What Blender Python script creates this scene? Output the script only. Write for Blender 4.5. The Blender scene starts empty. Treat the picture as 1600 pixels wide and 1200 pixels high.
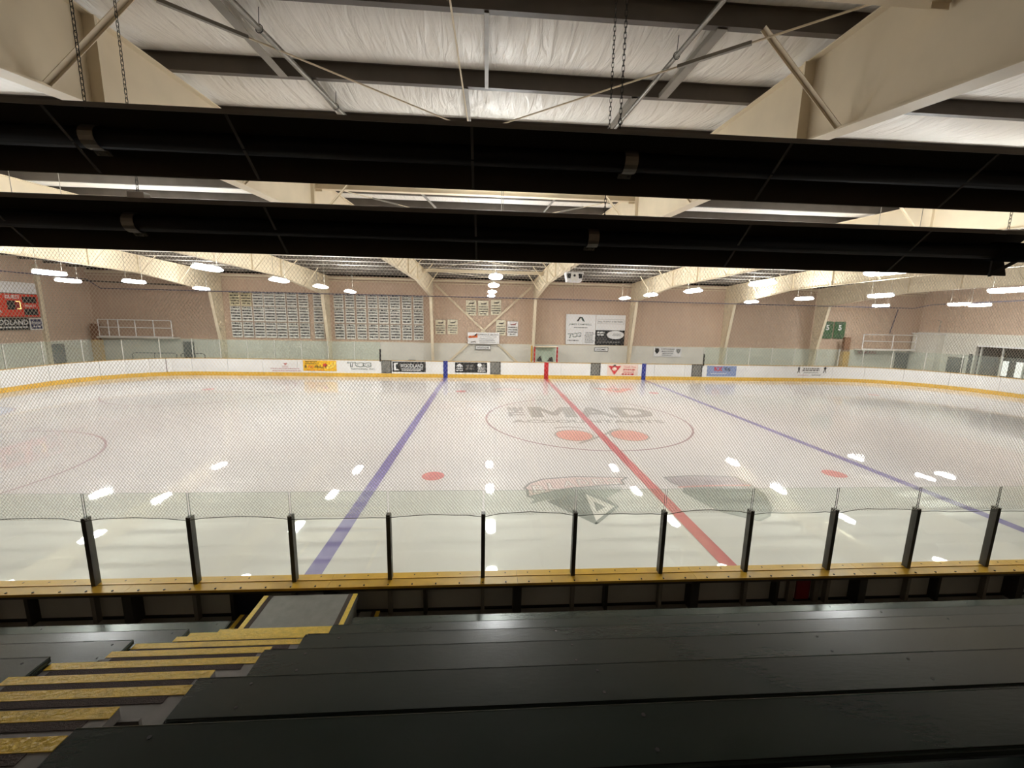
import bpy, bmesh, math, random
from mathutils import Vector, Matrix
random.seed(7)
C = bpy.context.scene.collection
S = bpy.context.scene

# ------------------------------------------------------------------ camera, world, exposure
CAM = Vector((0.0, 0.0, 4.5226)); FPX = 629.3
yaw, pitch, roll = 0.0669, 0.1620, 0.02036
fw0 = Vector((math.sin(yaw), math.cos(yaw), 0)); rt0 = Vector((math.cos(yaw), -math.sin(yaw), 0)); up0 = Vector((0, 0, 1))
fwd = fw0*math.cos(pitch) - up0*math.sin(pitch); upv = up0*math.cos(pitch) + fw0*math.sin(pitch)
rgt = rt0*math.cos(roll) + upv*math.sin(roll); upc = upv*math.cos(roll) - rt0*math.sin(roll)
cd = bpy.data.cameras.new('camera'); cam = bpy.data.objects.new('camera', cd); C.objects.link(cam)
cd.sensor_fit = 'HORIZONTAL'; cd.sensor_width = 36.0; cd.lens = FPX*36.0/1600.0; cd.clip_start = 0.05; cd.clip_end = 300
M = Matrix.Identity(4)
for i in range(3):
    M[i][0] = rgt[i]; M[i][1] = upc[i]; M[i][2] = -fwd[i]; M[i][3] = CAM[i]
cam.matrix_world = M; S.camera = cam
w = bpy.data.worlds.new('world'); S.world = w; w.use_nodes = True
w.node_tree.nodes['Background'].inputs[0].default_value = (0, 0, 0, 1); w.node_tree.nodes['Background'].inputs[1].default_value = 0.0
S.view_settings.view_transform = 'Standard'; S.view_settings.look = 'None'; S.view_settings.gamma = 1.0
S.view_settings.use_curve_mapping = False; S.view_settings.exposure = 0.12
LAMP = 74.0          # emission of every lamp lens

# ------------------------------------------------------------------ materials
def lin(c):
    return tuple(((v/255.0)/12.92 if v/255.0 <= 0.04045 else ((v/255.0+0.055)/1.055)**2.4) for v in c)
MATS = {}
def mat(name, rgb, rough=0.6, metal=0.0, var=0.10, scale=6.0, bump=0.0, bscale=40.0, stretch=(1, 1, 1), spec=0.5, coat=0.0, coat_rough=0.1):
    if name in MATS: return MATS[name]
    m = bpy.data.materials.new(name); m.use_nodes = True; nt = m.node_tree; b = nt.nodes['Principled BSDF']
    c = lin(rgb)
    tc = nt.nodes.new('ShaderNodeTexCoord'); mp = nt.nodes.new('ShaderNodeMapping'); mp.inputs['Scale'].default_value = stretch
    nt.links.new(tc.outputs['Object'], mp.inputs['Vector'])
    nz = nt.nodes.new('ShaderNodeTexNoise'); nz.inputs['Scale'].default_value = scale; nz.inputs['Detail'].default_value = 4
    nt.links.new(mp.outputs['Vector'], nz.inputs['Vector'])
    rp = nt.nodes.new('ShaderNodeValToRGB')
    rp.color_ramp.elements[0].position = 0.3; rp.color_ramp.elements[1].position = 0.7
    rp.color_ramp.elements[0].color = tuple(v*(1-var) for v in c)+(1,); rp.color_ramp.elements[1].color = tuple(min(1, v*(1+var)) for v in c)+(1,)
    nt.links.new(nz.outputs['Fac'], rp.inputs['Fac']); nt.links.new(rp.outputs['Color'], b.inputs['Base Color'])
    b.inputs['Roughness'].default_value = rough; b.inputs['Metallic'].default_value = metal
    b.inputs['Specular IOR Level'].default_value = spec
    if coat: b.inputs['Coat Weight'].default_value = coat; b.inputs['Coat Roughness'].default_value = coat_rough
    if bump:
        n2 = nt.nodes.new('ShaderNodeTexNoise'); n2.inputs['Scale'].default_value = bscale; n2.inputs['Detail'].default_value = 3
        nt.links.new(mp.outputs['Vector'], n2.inputs['Vector'])
        bp = nt.nodes.new('ShaderNodeBump'); bp.inputs['Strength'].default_value = bump; bp.inputs['Distance'].default_value = 0.02
        nt.links.new(n2.outputs['Fac'], bp.inputs['Height']); nt.links.new(bp.outputs['Normal'], b.inputs['Normal'])
    MATS[name] = m; return m
def ice_mat(name, rgb, mixnoise=0.05, rough=0.012):
    if name in MATS: return MATS[name]
    m = bpy.data.materials.new(name); m.use_nodes = True; nt = m.node_tree; b = nt.nodes['Principled BSDF']; c = lin(rgb)
    g = nt.nodes.new('ShaderNodeNewGeometry'); mp = nt.nodes.new('ShaderNodeMapping')
    nt.links.new(g.outputs['Position'], mp.inputs['Vector'])
    nz = nt.nodes.new('ShaderNodeTexNoise'); nz.inputs['Scale'].default_value = 0.35; nz.inputs['Detail'].default_value = 6; nz.inputs['Distortion'].default_value = 0.6
    nt.links.new(mp.outputs['Vector'], nz.inputs['Vector'])
    n3 = nt.nodes.new('ShaderNodeTexNoise'); n3.inputs['Scale'].default_value = 14.0; n3.inputs['Detail'].default_value = 5
    nt.links.new(mp.outputs['Vector'], n3.inputs['Vector'])
    ad = nt.nodes.new('ShaderNodeMath'); ad.operation = 'MULTIPLY_ADD'; ad.inputs[1].default_value = 0.35
    nt.links.new(n3.outputs['Fac'], ad.inputs[0]); nt.links.new(nz.outputs['Fac'], ad.inputs[2])
    rp = nt.nodes.new('ShaderNodeValToRGB'); rp.color_ramp.elements[0].position = 0.45; rp.color_ramp.elements[1].position = 0.9
    rp.color_ramp.elements[0].color = tuple(v*(1-mixnoise) for v in c)+(1,); rp.color_ramp.elements[1].color = tuple(min(1, v*(1+mixnoise)) for v in c)+(1,)
    nt.links.new(ad.outputs['Value'], rp.inputs['Fac']); nt.links.new(rp.outputs['Color'], b.inputs['Base Color'])
    b.inputs['Roughness'].default_value = 0.55; b.inputs['Specular IOR Level'].default_value = 0.2
    b.inputs['Coat Weight'].default_value = 1.0; b.inputs['Coat IOR'].default_value = 1.33
    rr = nt.nodes.new('ShaderNodeMapRange'); rr.inputs['To Min'].default_value = rough*0.4; rr.inputs['To Max'].default_value = rough*1.7
    nt.links.new(n3.outputs['Fac'], rr.inputs['Value'])
    n5 = nt.nodes.new('ShaderNodeTexNoise'); n5.inputs['Scale'].default_value = 1.1; n5.inputs['Detail'].default_value = 5
    nt.links.new(mp.outputs['Vector'], n5.inputs['Vector'])
    fz = nt.nodes.new('ShaderNodeMapRange'); fz.inputs['From Min'].default_value = 0.50; fz.inputs['From Max'].default_value = 0.72; fz.inputs['To Max'].default_value = 0.07
    nt.links.new(n5.outputs['Fac'], fz.inputs['Value']); am = nt.nodes.new('ShaderNodeMath'); am.operation = 'ADD'
    nt.links.new(fz.outputs['Result'], am.inputs[0]); nt.links.new(rr.outputs['Result'], am.inputs[1]); nt.links.new(am.outputs[0], b.inputs['Coat Roughness'])
    n4 = nt.nodes.new('ShaderNodeTexNoise'); n4.inputs['Scale'].default_value = 4.5; n4.inputs['Detail'].default_value = 2
    mp2 = nt.nodes.new('ShaderNodeMapping'); mp2.inputs['Scale'].default_value = (1.0, 1.6, 1.0)
    nt.links.new(g.outputs['Position'], mp2.inputs['Vector']); nt.links.new(mp2.outputs['Vector'], n4.inputs['Vector'])
    bp = nt.nodes.new('ShaderNodeBump'); bp.inputs['Strength'].default_value = 1.0; bp.inputs['Distance'].default_value = 0.00018
    nt.links.new(n4.outputs['Fac'], bp.inputs['Height']); nt.links.new(bp.outputs['Normal'], b.inputs['Coat Normal'])
    MATS[name] = m; return m
def glass_mat(name, tint, refl=0.10, haze=0.0, hazecol=(0.7, 0.75, 0.7)):
    m = bpy.data.materials.new(name); m.use_nodes = True; nt = m.node_tree
    for n in list(nt.nodes):
        if n.type == 'BSDF_PRINCIPLED': nt.nodes.remove(n)
    out = [n for n in nt.nodes if n.type == 'OUTPUT_MATERIAL'][0]
    tr = nt.nodes.new('ShaderNodeBsdfTransparent'); tr.inputs[0].default_value = tint+(1,)
    gl = nt.nodes.new('ShaderNodeBsdfGlossy'); gl.inputs['Roughness'].default_value = 0.03
    lw_ = nt.nodes.new('ShaderNodeLayerWeight'); lw_.inputs['Blend'].default_value = 0.5
    pw = nt.nodes.new('ShaderNodeMath'); pw.operation = 'POWER'; pw.inputs[1].default_value = 5.0; nt.links.new(lw_.outputs['Facing'], pw.inputs[0])
    fr = nt.nodes.new('ShaderNodeMath'); fr.operation = 'MULTIPLY_ADD'; fr.inputs[1].default_value = 0.9; fr.inputs[2].default_value = 0.03; nt.links.new(pw.outputs[0], fr.inputs[0])
    mx = nt.nodes.new('ShaderNodeMixShader')
    nt.links.new(fr.outputs[0], mx.inputs[0]); nt.links.new(tr.outputs[0], mx.inputs[1]); nt.links.new(gl.outputs[0], mx.inputs[2])
    last = mx
    if haze:
        df = nt.nodes.new('ShaderNodeBsdfDiffuse'); df.inputs[0].default_value = hazecol+(1,)
        m2 = nt.nodes.new('ShaderNodeMixShader'); m2.inputs[0].default_value = haze
        nt.links.new(mx.outputs[0], m2.inputs[1]); nt.links.new(df.outputs[0], m2.inputs[2]); last = m2
    nt.links.new(last.outputs[0], out.inputs[0]); MATS[name] = m; return m
def emit_mat(name, rgb, strength):
    m = bpy.data.materials.new(name); m.use_nodes = True; nt = m.node_tree
    out = [n for n in nt.nodes if n.type == 'OUTPUT_MATERIAL'][0]
    for n in list(nt.nodes):
        if n.type == 'BSDF_PRINCIPLED': nt.nodes.remove(n)
    e = nt.nodes.new('ShaderNodeEmission'); e.inputs[0].default_value = tuple(rgb)+(1,); e.inputs[1].default_value = strength
    nt.links.new(e.outputs[0], out.inputs[0]); MATS[name] = m; return m
def insulation_mat():
    m = bpy.data.materials.new('insulation_vinyl'); m.use_nodes = True; nt = m.node_tree; b = nt.nodes['Principled BSDF']
    b.inputs['Roughness'].default_value = 0.45
    g = nt.nodes.new('ShaderNodeNewGeometry'); mp = nt.nodes.new('ShaderNodeMapping'); mp.inputs['Scale'].default_value = (5.0, 0.7, 0.7)
    mp.inputs['Rotation'].default_value = (0, 0, 0.25)
    nt.links.new(g.outputs['Position'], mp.inputs['Vector'])
    n = nt.nodes.new('ShaderNodeTexNoise'); n.inputs['Scale'].default_value = 1.6; n.inputs['Detail'].default_value = 5; n.inputs['Distortion'].default_value = 0.8
    nt.links.new(mp.outputs['Vector'], n.inputs['Vector'])
    bp = nt.nodes.new('ShaderNodeBump'); bp.inputs['Strength'].default_value = 0.85; bp.inputs['Distance'].default_value = 0.07
    nt.links.new(n.outputs['Fac'], bp.inputs['Height']); nt.links.new(bp.outputs['Normal'], b.inputs['Normal'])
    b.inputs['Base Color'].default_value = lin((240, 235, 226))+(1,)
    MATS['insulation_vinyl'] = m; return m

BEIGE = mat('beige_steel_paint', (226, 211, 184), 0.5, var=0.05, scale=2)
TAN = mat('tan_wall_cladding', (198, 172, 151), 0.65, var=0.06, scale=1.2, bump=0.15, bscale=3, stretch=(6, 6, 0.2))
WHITEWALL = mat('white_block_paint', (226, 222, 212), 0.6, var=0.04, scale=1.5)
CONC = mat('grey_concrete', (120, 116, 108), 0.8, var=0.15, scale=4, bump=0.2)
PURLIN = mat('dark_purlin_primer', (90, 82, 74), 0.5, var=0.15, scale=3)
INSUL = insulation_mat()
ICE = ice_mat('ice_white', (209, 204, 202), 0.03)
I_BLUE = ice_mat('ice_blue_paint', (124, 114, 162), 0.12); I_RED = ice_mat('ice_red_paint', (186, 98, 102), 0.12)
I_GREY = ice_mat('ice_grey_paint', (160, 155, 150), 0.06); I_DGREY = ice_mat('ice_dark_grey_paint', (146, 146, 143), 0.15)
I_DOT = ice_mat('ice_dot_paint', (200, 126, 122), 0.12); I_LRED = ice_mat('ice_pale_red_paint', (208, 148, 136), 0.10); I_THIN = ice_mat('ice_circle_paint', (150, 124, 126), 0.1)
I_CREASE = ice_mat('ice_crease_paint', (180, 182, 196), 0.05); I_WHITE = ice_mat('ice_logo_white', (226, 218, 214), 0.05)
I_PINK = ice_mat('ice_logo_pink', (212, 192, 188), 0.06); I_SH1 = ice_mat('ice_shield_grey', (162, 162, 158), 0.22); I_SH2 = ice_mat('ice_shield_mauve', (182, 172, 174), 0.2)
BOARD = mat('white_board_plastic', (240, 238, 236), 0.35, var=0.03, scale=2)
YEL = mat('yellow_board_plastic', (206, 158, 44), 0.35, var=0.10, scale=5)
KICK = mat('yellow_kick_plate', (226, 180, 74), 0.35, var=0.06, scale=5)
YSTEP = mat('yellow_step_paint', (226, 190, 62), 0.35, var=0.14, scale=20, bump=0.3, bscale=60)
BROWN = mat('brown_anti_slip', (66, 52, 46), 0.8, var=0.15, scale=30, bump=0.4, bscale=150)
GTREAD = mat('grey_tread_paint', (122, 118, 116), 0.5, var=0.1, scale=10)
GREEN = mat('dark_green_bench_paint', (36, 46, 41), 0.24, var=0.10, scale=3, bump=0.03, bscale=60, stretch=(0.3, 1, 1), spec=0.5)
BLK = mat('black_steel', (26, 26, 25), 0.5, var=0.1)
HOOD = mat('heater_black_enamel', (54, 50, 41), 0.6, var=0.08, scale=2, spec=0.2)
HOODSTRAP = mat('heater_strap_steel', (70, 67, 62), 0.5, var=0.06)
HOODLIP = mat('heater_lip_grey', (104, 99, 92), 0.5, var=0.06)  # upper lip coloured a lighter grey than the rest of the hood
TUBE = mat('heater_tube_steel', (13, 12, 12), 0.6, var=0.15, scale=4, spec=0.15)
GALV = mat('galvanised_steel', (122, 118, 110), 0.42, metal=0.6, var=0.1, scale=10)
GREYST = mat('grey_steel_strip', (140, 134, 124), 0.5, var=0.1)
BRONZE = mat('dark_bronze_post', (60, 56, 50), 0.45, var=0.1)
ALU = mat('pale_aluminium_post', (214, 212, 204), 0.4, var=0.04)
BACKP = mat('board_back_panel', (214, 211, 202), 0.6, var=0.07, scale=2)
BLUE = mat('blue_board_stripe', (52, 62, 142), 0.4, var=0.06); RED = mat('red_board_stripe', (190, 40, 46), 0.4, var=0.06)
DARKLINE = mat('goal_stripe_paint', (92, 70, 72), 0.5, var=0.06)
NAVYGATE = mat('dark_navy_gate', (40, 42, 58), 0.5, var=0.08)
DARKRED = mat('dark_red_panel', (150, 26, 30), 0.5, var=0.06)
DGATE = mat('dark_gate_panel', (62, 60, 58), 0.6, var=0.12)
BANNER = mat('banner_white_vinyl', (232, 230, 222), 0.6, var=0.03, scale=3)
BANNERY = mat('banner_yellowed_vinyl', (226, 214, 176), 0.6, var=0.03, scale=3)
CREAM = mat('banner_cream_vinyl', (232, 224, 200), 0.6, var=0.03)
INK = mat('black_ink', (34, 34, 36), 0.7, var=0.05); INKG = mat('grey_ink', (120, 118, 116), 0.7, var=0.05)
SIGNW = mat('white_sign_board', (238, 236, 236), 0.5, var=0.02)
GREENINK = mat('dark_green_ink', (30, 66, 56), 0.6, var=0.05)
ORANGE = mat('orange_ink', (206, 98, 40), 0.6, var=0.05); CTRED = mat('logo_red_ink', (196, 48, 52), 0.6, var=0.05)
PALEPINK = mat('pale_pink_sign', (236, 212, 198), 0.5, var=0.03); KXBLUE = mat('grey_blue_sign', (134, 148, 184), 0.5, var=0.05)
NFY = mat('advert_yellow', (246, 190, 40), 0.5, var=0.03); BANANA = mat('banana_yellow', (250, 220, 96), 0.5, var=0.03)
SCORE = mat('scoreboard_red', (214, 62, 40), 0.5, var=0.04); NAVY = mat('sign_navy', (64, 62, 92), 0.5, var=0.05)
GREENBAN = mat('green_banner', (54, 92, 56), 0.6, var=0.06)
GOLD = mat('gold_column_paint', (190, 146, 58), 0.5, var=0.08); RUST = mat('brown_column_paint', (128, 92, 66), 0.6, var=0.08)
DOORM = mat('dark_door_paint', (62, 66, 66), 0.5, var=0.06)
NETM = mat('net_twine', (232, 224, 208), 0.7, var=0.04)
NAVYCABLE = mat('navy_cable', (48, 52, 86), 0.5, var=0.05)
LGREY = mat('lobby_grey_wall', (122, 118, 112), 0.6, var=0.06)
LENS = emit_mat('lamp_lens_glow', (0.97, 1.0, 0.985), LAMP)
DAY = emit_mat('daylight_pane', (1.0, 0.93, 0.93), 1.6)
DIGIT = emit_mat('score_digit_glow', (1.0, 0.75, 0.25), 2.0)
GLASS = glass_mat('near_shield_glass', (0.945, 0.972, 0.935))
GEDGE = mat('glass_edge', (70, 84, 74), 0.3, var=0.05)
FGLASS = glass_mat('far_shield_glass', (0.93, 0.96, 0.93), haze=0.06)
PANE = glass_mat('lobby_glass', (0.9, 0.92, 0.9))

# ------------------------------------------------------------------ mesh builder
class MB:
    def __init__(s): s.v = []; s.f = []; s.mi = []; s.cur = 0
    def add(s, vs, fs):
        o = len(s.v); s.v += [tuple(v) for v in vs]; s.f += [tuple(i+o for i in f) for f in fs]; s.mi += [s.cur]*len(fs); return s
    def box(s, x0, x1, y0, y1, z0, z1):
        return s.add([(x0,y0,z0),(x1,y0,z0),(x1,y1,z0),(x0,y1,z0),(x0,y0,z1),(x1,y0,z1),(x1,y1,z1),(x0,y1,z1)],
                     [(0,3,2,1),(4,5,6,7),(0,1,5,4),(1,2,6,5),(2,3,7,6),(3,0,4,7)])
    def prism(s, pts, axis, a, b):
        n = len(pts); mk = {'x': lambda p, t: (t, p[0], p[1]), 'y': lambda p, t: (p[0], t, p[1]), 'z': lambda p, t: (p[0], p[1], t)}[axis]
        vs = [mk(p, a) for p in pts] + [mk(p, b) for p in pts]
        return s.add(vs, [tuple(range(n))[::-1], tuple(range(n, 2*n))] + [(i, (i+1) % n, n+(i+1) % n, n+i) for i in range(n)])
    def beam(s, p, q, w, h, up=(0, 0, 1)):
        p = Vector(p); q = Vector(q); d = (q-p).normalized(); u = Vector(up)
        r = d.cross(u)
        if r.length < 1e-4: r = d.cross(Vector((0, 1, 0)))
        r.normalize(); u = r.cross(d).normalized(); vs = []
        for e in (p, q):
            for a, b in ((-1,-1),(1,-1),(1,1),(-1,1)): vs.append(e + r*(a*w/2) + u*(b*h/2))
        return s.add(vs, [(0,1,2,3)[::-1],(4,5,6,7)] + [(i,(i+1)%4,4+(i+1)%4,4+i) for i in range(4)])
    def tube(s, path, r, n=8, closed=False):
        P = [Vector(p) for p in path]; m = len(P); vs = []; fs = []; ref = None
        for i, p in enumerate(P):
            a = P[i-1] if (i > 0 or closed) else P[i]; b = P[(i+1) % m] if (i < m-1 or closed) else P[i]
            d = (b-a).normalized()
            if ref is None: ref = d.orthogonal().normalized()
            ref = (ref - d*ref.dot(d)); ref = ref.normalized() if ref.length > 1e-6 else d.orthogonal().normalized()
            o = d.cross(ref)
            for k in range(n):
                t = 2*math.pi*k/n; vs.append(p + ref*(r*math.cos(t)) + o*(r*math.sin(t)))
        for i in range(m if closed else m-1):
            j = (i+1) % m
            for k in range(n): fs.append((i*n+k, i*n+(k+1) % n, j*n+(k+1) % n, j*n+k))
        if not closed: fs.append(tuple(range(n))[::-1]); fs.append(tuple((m-1)*n+k for k in range(n)))
        return s.add(vs, fs)
    def poly(s, pts): return s.add(pts, [tuple(range(len(pts)))])
    def build(s, name, mats, parent=None, origin=None, smooth=False):
        if not isinstance(mats, (list, tuple)): mats = [mats]
        o = Vector(origin) if origin is not None else Vector((0, 0, 0))
        base = o
        if parent is not None:
            base = parent['_o'] if '_o' in parent.keys() else (0, 0, 0); base = Vector(base)
        me = bpy.data.meshes.new(name); me.from_pydata([tuple(Vector(v)-base) for v in s.v], [], s.f)
        for m in mats: me.materials.append(m)
        if len(mats) > 1: me.polygons.foreach_set('material_index', s.mi)
        if smooth: me.polygons.foreach_set('use_smooth', [True]*len(me.polygons))
        me.update()
        ob = bpy.data.objects.new(name, me); C.objects.link(ob)
        if parent is not None: ob.parent = parent; ob['_o'] = tuple(base)
        else: ob.location = base; ob['_o'] = tuple(base)
        return ob
def tag(o, label=None, cat=None, group=None, kind=None):
    if label: o['label'] = label
    if cat: o['category'] = cat
    if group: o['group'] = group
    if kind: o['kind'] = kind
    return o
def thing(name, loc, label, cat, group=None):
    o = bpy.data.objects.new(name, None); C.objects.link(o); o.location = loc; o['_o'] = tuple(loc); o.empty_display_size = 0.2
    return tag(o, label, cat, group)
def copy_tree(o, parent=None):
    c = o.copy(); C.objects.link(c); c.parent = parent
    for ch in list(o.children): copy_tree(ch, c)
    return c
ORD = ['first', 'second', 'third', 'fourth', 'fifth', 'sixth', 'seventh', 'eighth', 'ninth', 'tenth', 'eleventh', 'twelfth']

# ---- lettering: built-in font turned into flat mesh, fitted to a box
TXT = {}
def text_geo(body, bold=0.0):
    k = (body, bold)
    if k in TXT: return TXT[k]
    cu = bpy.data.curves.new('t', 'FONT'); cu.body = body; cu.resolution_u = 2; cu.offset = bold; cu.align_x = 'CENTER'; cu.space_line = 1.05
    ob = bpy.data.objects.new('t', cu); C.objects.link(ob)
    dg = bpy.context.evaluated_depsgraph_get(); me = bpy.data.meshes.new_from_object(ob.evaluated_get(dg))
    vs = [(v.co.x, v.co.y) for v in me.vertices]; fs = [tuple(p.vertices) for p in me.polygons]
    bpy.data.objects.remove(ob); bpy.data.curves.remove(cu); bpy.data.meshes.remove(me)
    x0 = min(v[0] for v in vs); x1 = max(v[0] for v in vs); y0 = min(v[1] for v in vs); y1 = max(v[1] for v in vs)
    r = ([((v[0]-x0)/(x1-x0), (v[1]-y0)/(y1-y0)) for v in vs], fs, (x1-x0)/(y1-y0)); TXT[k] = r; return r
def put_text(mb, body, o, right, up, w, h, bold=0.0, shear=0.0):
    vs, fs, _ = text_geo(body, bold); o = Vector(o); right = Vector(right); up = Vector(up)
    mb.add([o + right*(a*w + b*h*shear) + up*(b*h) for a, b in vs], fs); return mb
def bars(mb, o, right, up, w, h, rnd):
    """a line of small print too fine to read: word-length strokes"""
    o = Vector(o); right = Vector(right); up = Vector(up); x = 0
    while x < w-0.02:
        l = min(w-x, rnd.uniform(0.6, 2.4)*h); a = o+right*x; mb.poly([a, a+right*l, a+right*l+up*h, a+up*h]); x += l+h*0.5
    return mb
RX = Vector((1, 0, 0)); UZ = Vector((0, 0, 1)); UY = Vector((0, 1, 0))

# ------------------------------------------------------------------ key dimensions (metres)
X0 = 4.6235; YM = 17.864; YF = 30.27; YN = 5.05; XL = X0-30.5; XR = X0+30.5
WY = 33.0; WXL = -29.8; WXR = 37.6; WYN = -1.9; FLZ = 0.6
FRX = [-20.2+8.0*k for k in range(7)]
def ztop(y): return 7.55+0.04*(y-5) if y <= 16.5 else 8.01-0.034*(y-16.5)
BOT = [(0.1, 5.98), (3, 6.38), (5, 6.66), (7, 6.64), (9, 6.74), (16.5, 6.84), (25.5, 6.70), (31.5, 6.03)]
def zbot(y):
    for (a, b), (c, d) in zip(BOT, BOT[1:]):
        if a <= y <= c: return b+(d-b)*(y-a)/(c-a)
    return BOT[0][1] if y < BOT[0][0] else BOT[-1][1]

# ------------------------------------------------------------------ structure: floor, ice, walls, roof
m = MB(); m.box(WXL-0.2, WXR+4.2, YN-0.25, WY+0.2, -0.3, -0.02)
tag(m.build('floor', CONC, origin=(4, 19, -0.02)), 'grey concrete slab around the ice', kind='structure')
m = MB(); m.box(WXL-0.2, WXR+4.2, WYN-0.2, YN-0.22, -0.3, FLZ)
tag(m.build('floor', CONC, origin=(4, 1.5, FLZ)), 'raised grey concrete floor under the bleachers', kind='structure')

def arc(cx, cy, r, a0, a1, n): return [(cx+r*math.cos(a0+(a1-a0)*i/n), cy+r*math.sin(a0+(a1-a0)*i/n)) for i in range(n+1)]
RL, RR = 5.5, 7.0; PI = math.pi
PATH = [(XL, YN+7)] + arc(XL+RL, YF-RL, RL, PI, PI/2, 18) + arc(XR-RR, YF-RR, RR, PI/2, 0, 22) + [(XR, YN+7)]
ring = PATH + arc(XR-7, YN+7, 7, 0, -PI/2, 12)[1:] + arc(XL+7, YN+7, 7, -PI/2, -PI, 12)[:-1]
m = MB(); m.prism(ring[::-1], 'z', -0.02, 0.0)
ice = tag(m.build('ice_surface', ICE, origin=(X0, YM, 0)), 'white ice sheet of the rink with painted lines', kind='structure')
def ice_poly(name, pts, mt, z): mb = MB(); mb.poly([(p[0], p[1], z) for p in pts]); return mb.build(name, mt, ice)
def ice_rect(name, x0, x1, y0, y1, mt, z): return ice_poly(name, [(x0,y0),(x1,y0),(x1,y1),(x0,y1)], mt, z)
def ice_ring(name, cx, cy, r, wd, mt, z, a0=0, a1=2*PI, n=72):
    mb = MB()
    for i in range(n):
        t0 = a0+(a1-a0)*i/n; t1 = a0+(a1-a0)*(i+1)/n
        mb.poly([(cx+(r-wd/2)*math.cos(t0), cy+(r-wd/2)*math.sin(t0), z), (cx+(r+wd/2)*math.cos(t0), cy+(r+wd/2)*math.sin(t0), z),
                 (cx+(r+wd/2)*math.cos(t1), cy+(r+wd/2)*math.sin(t1), z), (cx+(r-wd/2)*math.cos(t1), cy+(r-wd/2)*math.sin(t1), z)])
    return mb.build(name, mt, ice)
def disc(cx, cy, rx, ry, n=40): return [(cx+rx*math.cos(2*PI*i/n), cy+ry*math.sin(2*PI*i/n)) for i in range(n)]
for sx in (-1, 1):
    ice_rect('blue_line', X0+sx*7.62-0.15, X0+sx*7.62+0.15, YN+0.03, YF-0.02, I_BLUE, 0.002)
    ice_rect('goal_line', X0+sx*27.2-0.03, X0+sx*27.2+0.03, YN+4, 28.4 if sx < 0 else 27.3, I_THIN, 0.002)
    pts = [(X0+sx*27.1, YM-1.83)] + [(X0+sx*(27.1-1.83*math.cos(a)), YM+1.83*math.sin(a)) for a in [(-PI/2+PI*i/16) for i in range(17)]]
    ice_poly('goal_crease', pts if sx < 0 else pts[::-1], I_CREASE, 0.0015)
    ice_ring('crease_outline', X0+sx*27.1, YM, 1.83, 0.05, I_THIN, 0.003, PI/2 if sx > 0 else -PI/2, 3*PI/2 if sx > 0 else PI/2, 24)
    for sy in (-1, 1):
        ice_poly('face_off_dot', disc(X0+sx*6.1, YM+sy*6.75, 0.32, 0.32), I_DOT, 0.0025)
        cx, cy = X0+sx*21.0, YM+sy*6.75
        ice_ring('face_off_circle', cx, cy, 4.57, 0.06, I_THIN, 0.003)
        ice_poly('face_off_dot', disc(cx, cy, 0.32, 0.32), I_DOT, 0.0025)
        for a in (-1, 1):
            for b in (-1, 1):
                ice_rect('face_off_mark', min(cx+a*0.6, cx+a*1.8), max(cx+a*0.6, cx+a*1.8), cy+b*0.55-0.025, cy+b*0.55+0.025, I_THIN, 0.002)
                ice_rect('face_off_mark', cx+a*0.62-0.025, cx+a*0.62+0.025, min(cy+b*0.55, cy+b*1.4), max(cy+b*0.55, cy+b*1.4), I_THIN, 0.0022)
        for a in (-1, 1):
            for b in (-0.8, 0.8):
                y0, y1 = sorted((cy+a*4.57, cy+a*5.17)); ice_rect('hash_mark', cx+b-0.025, cx+b+0.025, y0, y1, I_THIN, 0.002)
ice_ring('centre_circle', X0, YM, 4.57, 0.085, I_THIN, 0.003)
ice_ring('referee_crease', X0, YF, 3.05, 0.05, I_THIN, 0.003, PI, 2*PI, 32)
# centre-ice logo
ice_poly('logo_lettering', [(2.15,18.12),(2.75,18.12),(2.75,19.45),(3.2,18.45),(3.42,18.45),(3.85,19.45),(3.78,18.12),(4.36,18.12),(4.5,20.3),(3.85,20.3),(3.32,19.15),(2.78,20.3),(2.15,20.3)], I_GREY, 0.004)
mb = MB(); put_text(mb, 'A', (4.42, 18.12, 0.004), RX, UY, 1.95, 2.15, 0.03); mb.build('logo_lettering', I_GREY, ice)
mb = MB(); put_text(mb, 'D', (6.45, 18.12, 0.004), RX, UY, 1.9, 2.15, 0.05); mb.build('logo_lettering', I_GREY, ice)
mb = MB(); put_text(mb, 'THE', (1.9, 18.2, 0.004), UY, -RX, 2.05, 0.78, 0.045); mb.build('logo_lettering', I_GREY, ice)
mb = MB(); put_text(mb, 'ACCOUNTANTS', (1.15, 17.08, 0.004), RX, UY, 7.0, 0.58, 0.045); mb.build('logo_lettering', I_GREY, ice)
for cx in (3.52, 5.75):
    ice_poly('logo_lens', disc(cx, 15.2, 0.74, 0.72), I_LRED, 0.004); ice_ring('logo_lens_rim', cx, 15.2, 0.75, 0.07, I_GREY, 0.0045, n=36)
def ice_stroke(name, pts, wd, mt, z):
    mb = MB()
    for a, b in zip(pts, pts[1:]):
        d = Vector((b[0]-a[0], b[1]-a[1])).normalized(); n = Vector((-d.y, d.x))*wd/2
        mb.poly([(a[0]-n.x, a[1]-n.y, z), (b[0]-n.x, b[1]-n.y, z), (b[0]+n.x, b[1]+n.y, z), (a[0]+n.x, a[1]+n.y, z)])
    return mb.build(name, mt, ice)
ice_stroke('logo_brow', [(2.9, 16.21), (3.25, 16.40), (3.61, 16.44), (3.95, 16.34), (4.21, 16.17)], 0.13, I_GREY, 0.0042)
ice_stroke('logo_arm', [(3.46, 14.13), (4.09, 14.65), (4.94, 15.45), (5.3, 15.95), (5.76, 16.16)], 0.13, I_GREY, 0.0048)
ice_rect('red_line', X0-0.15, X0+0.15, YN+0.03, YF-0.02, I_RED, 0.0055)
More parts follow.
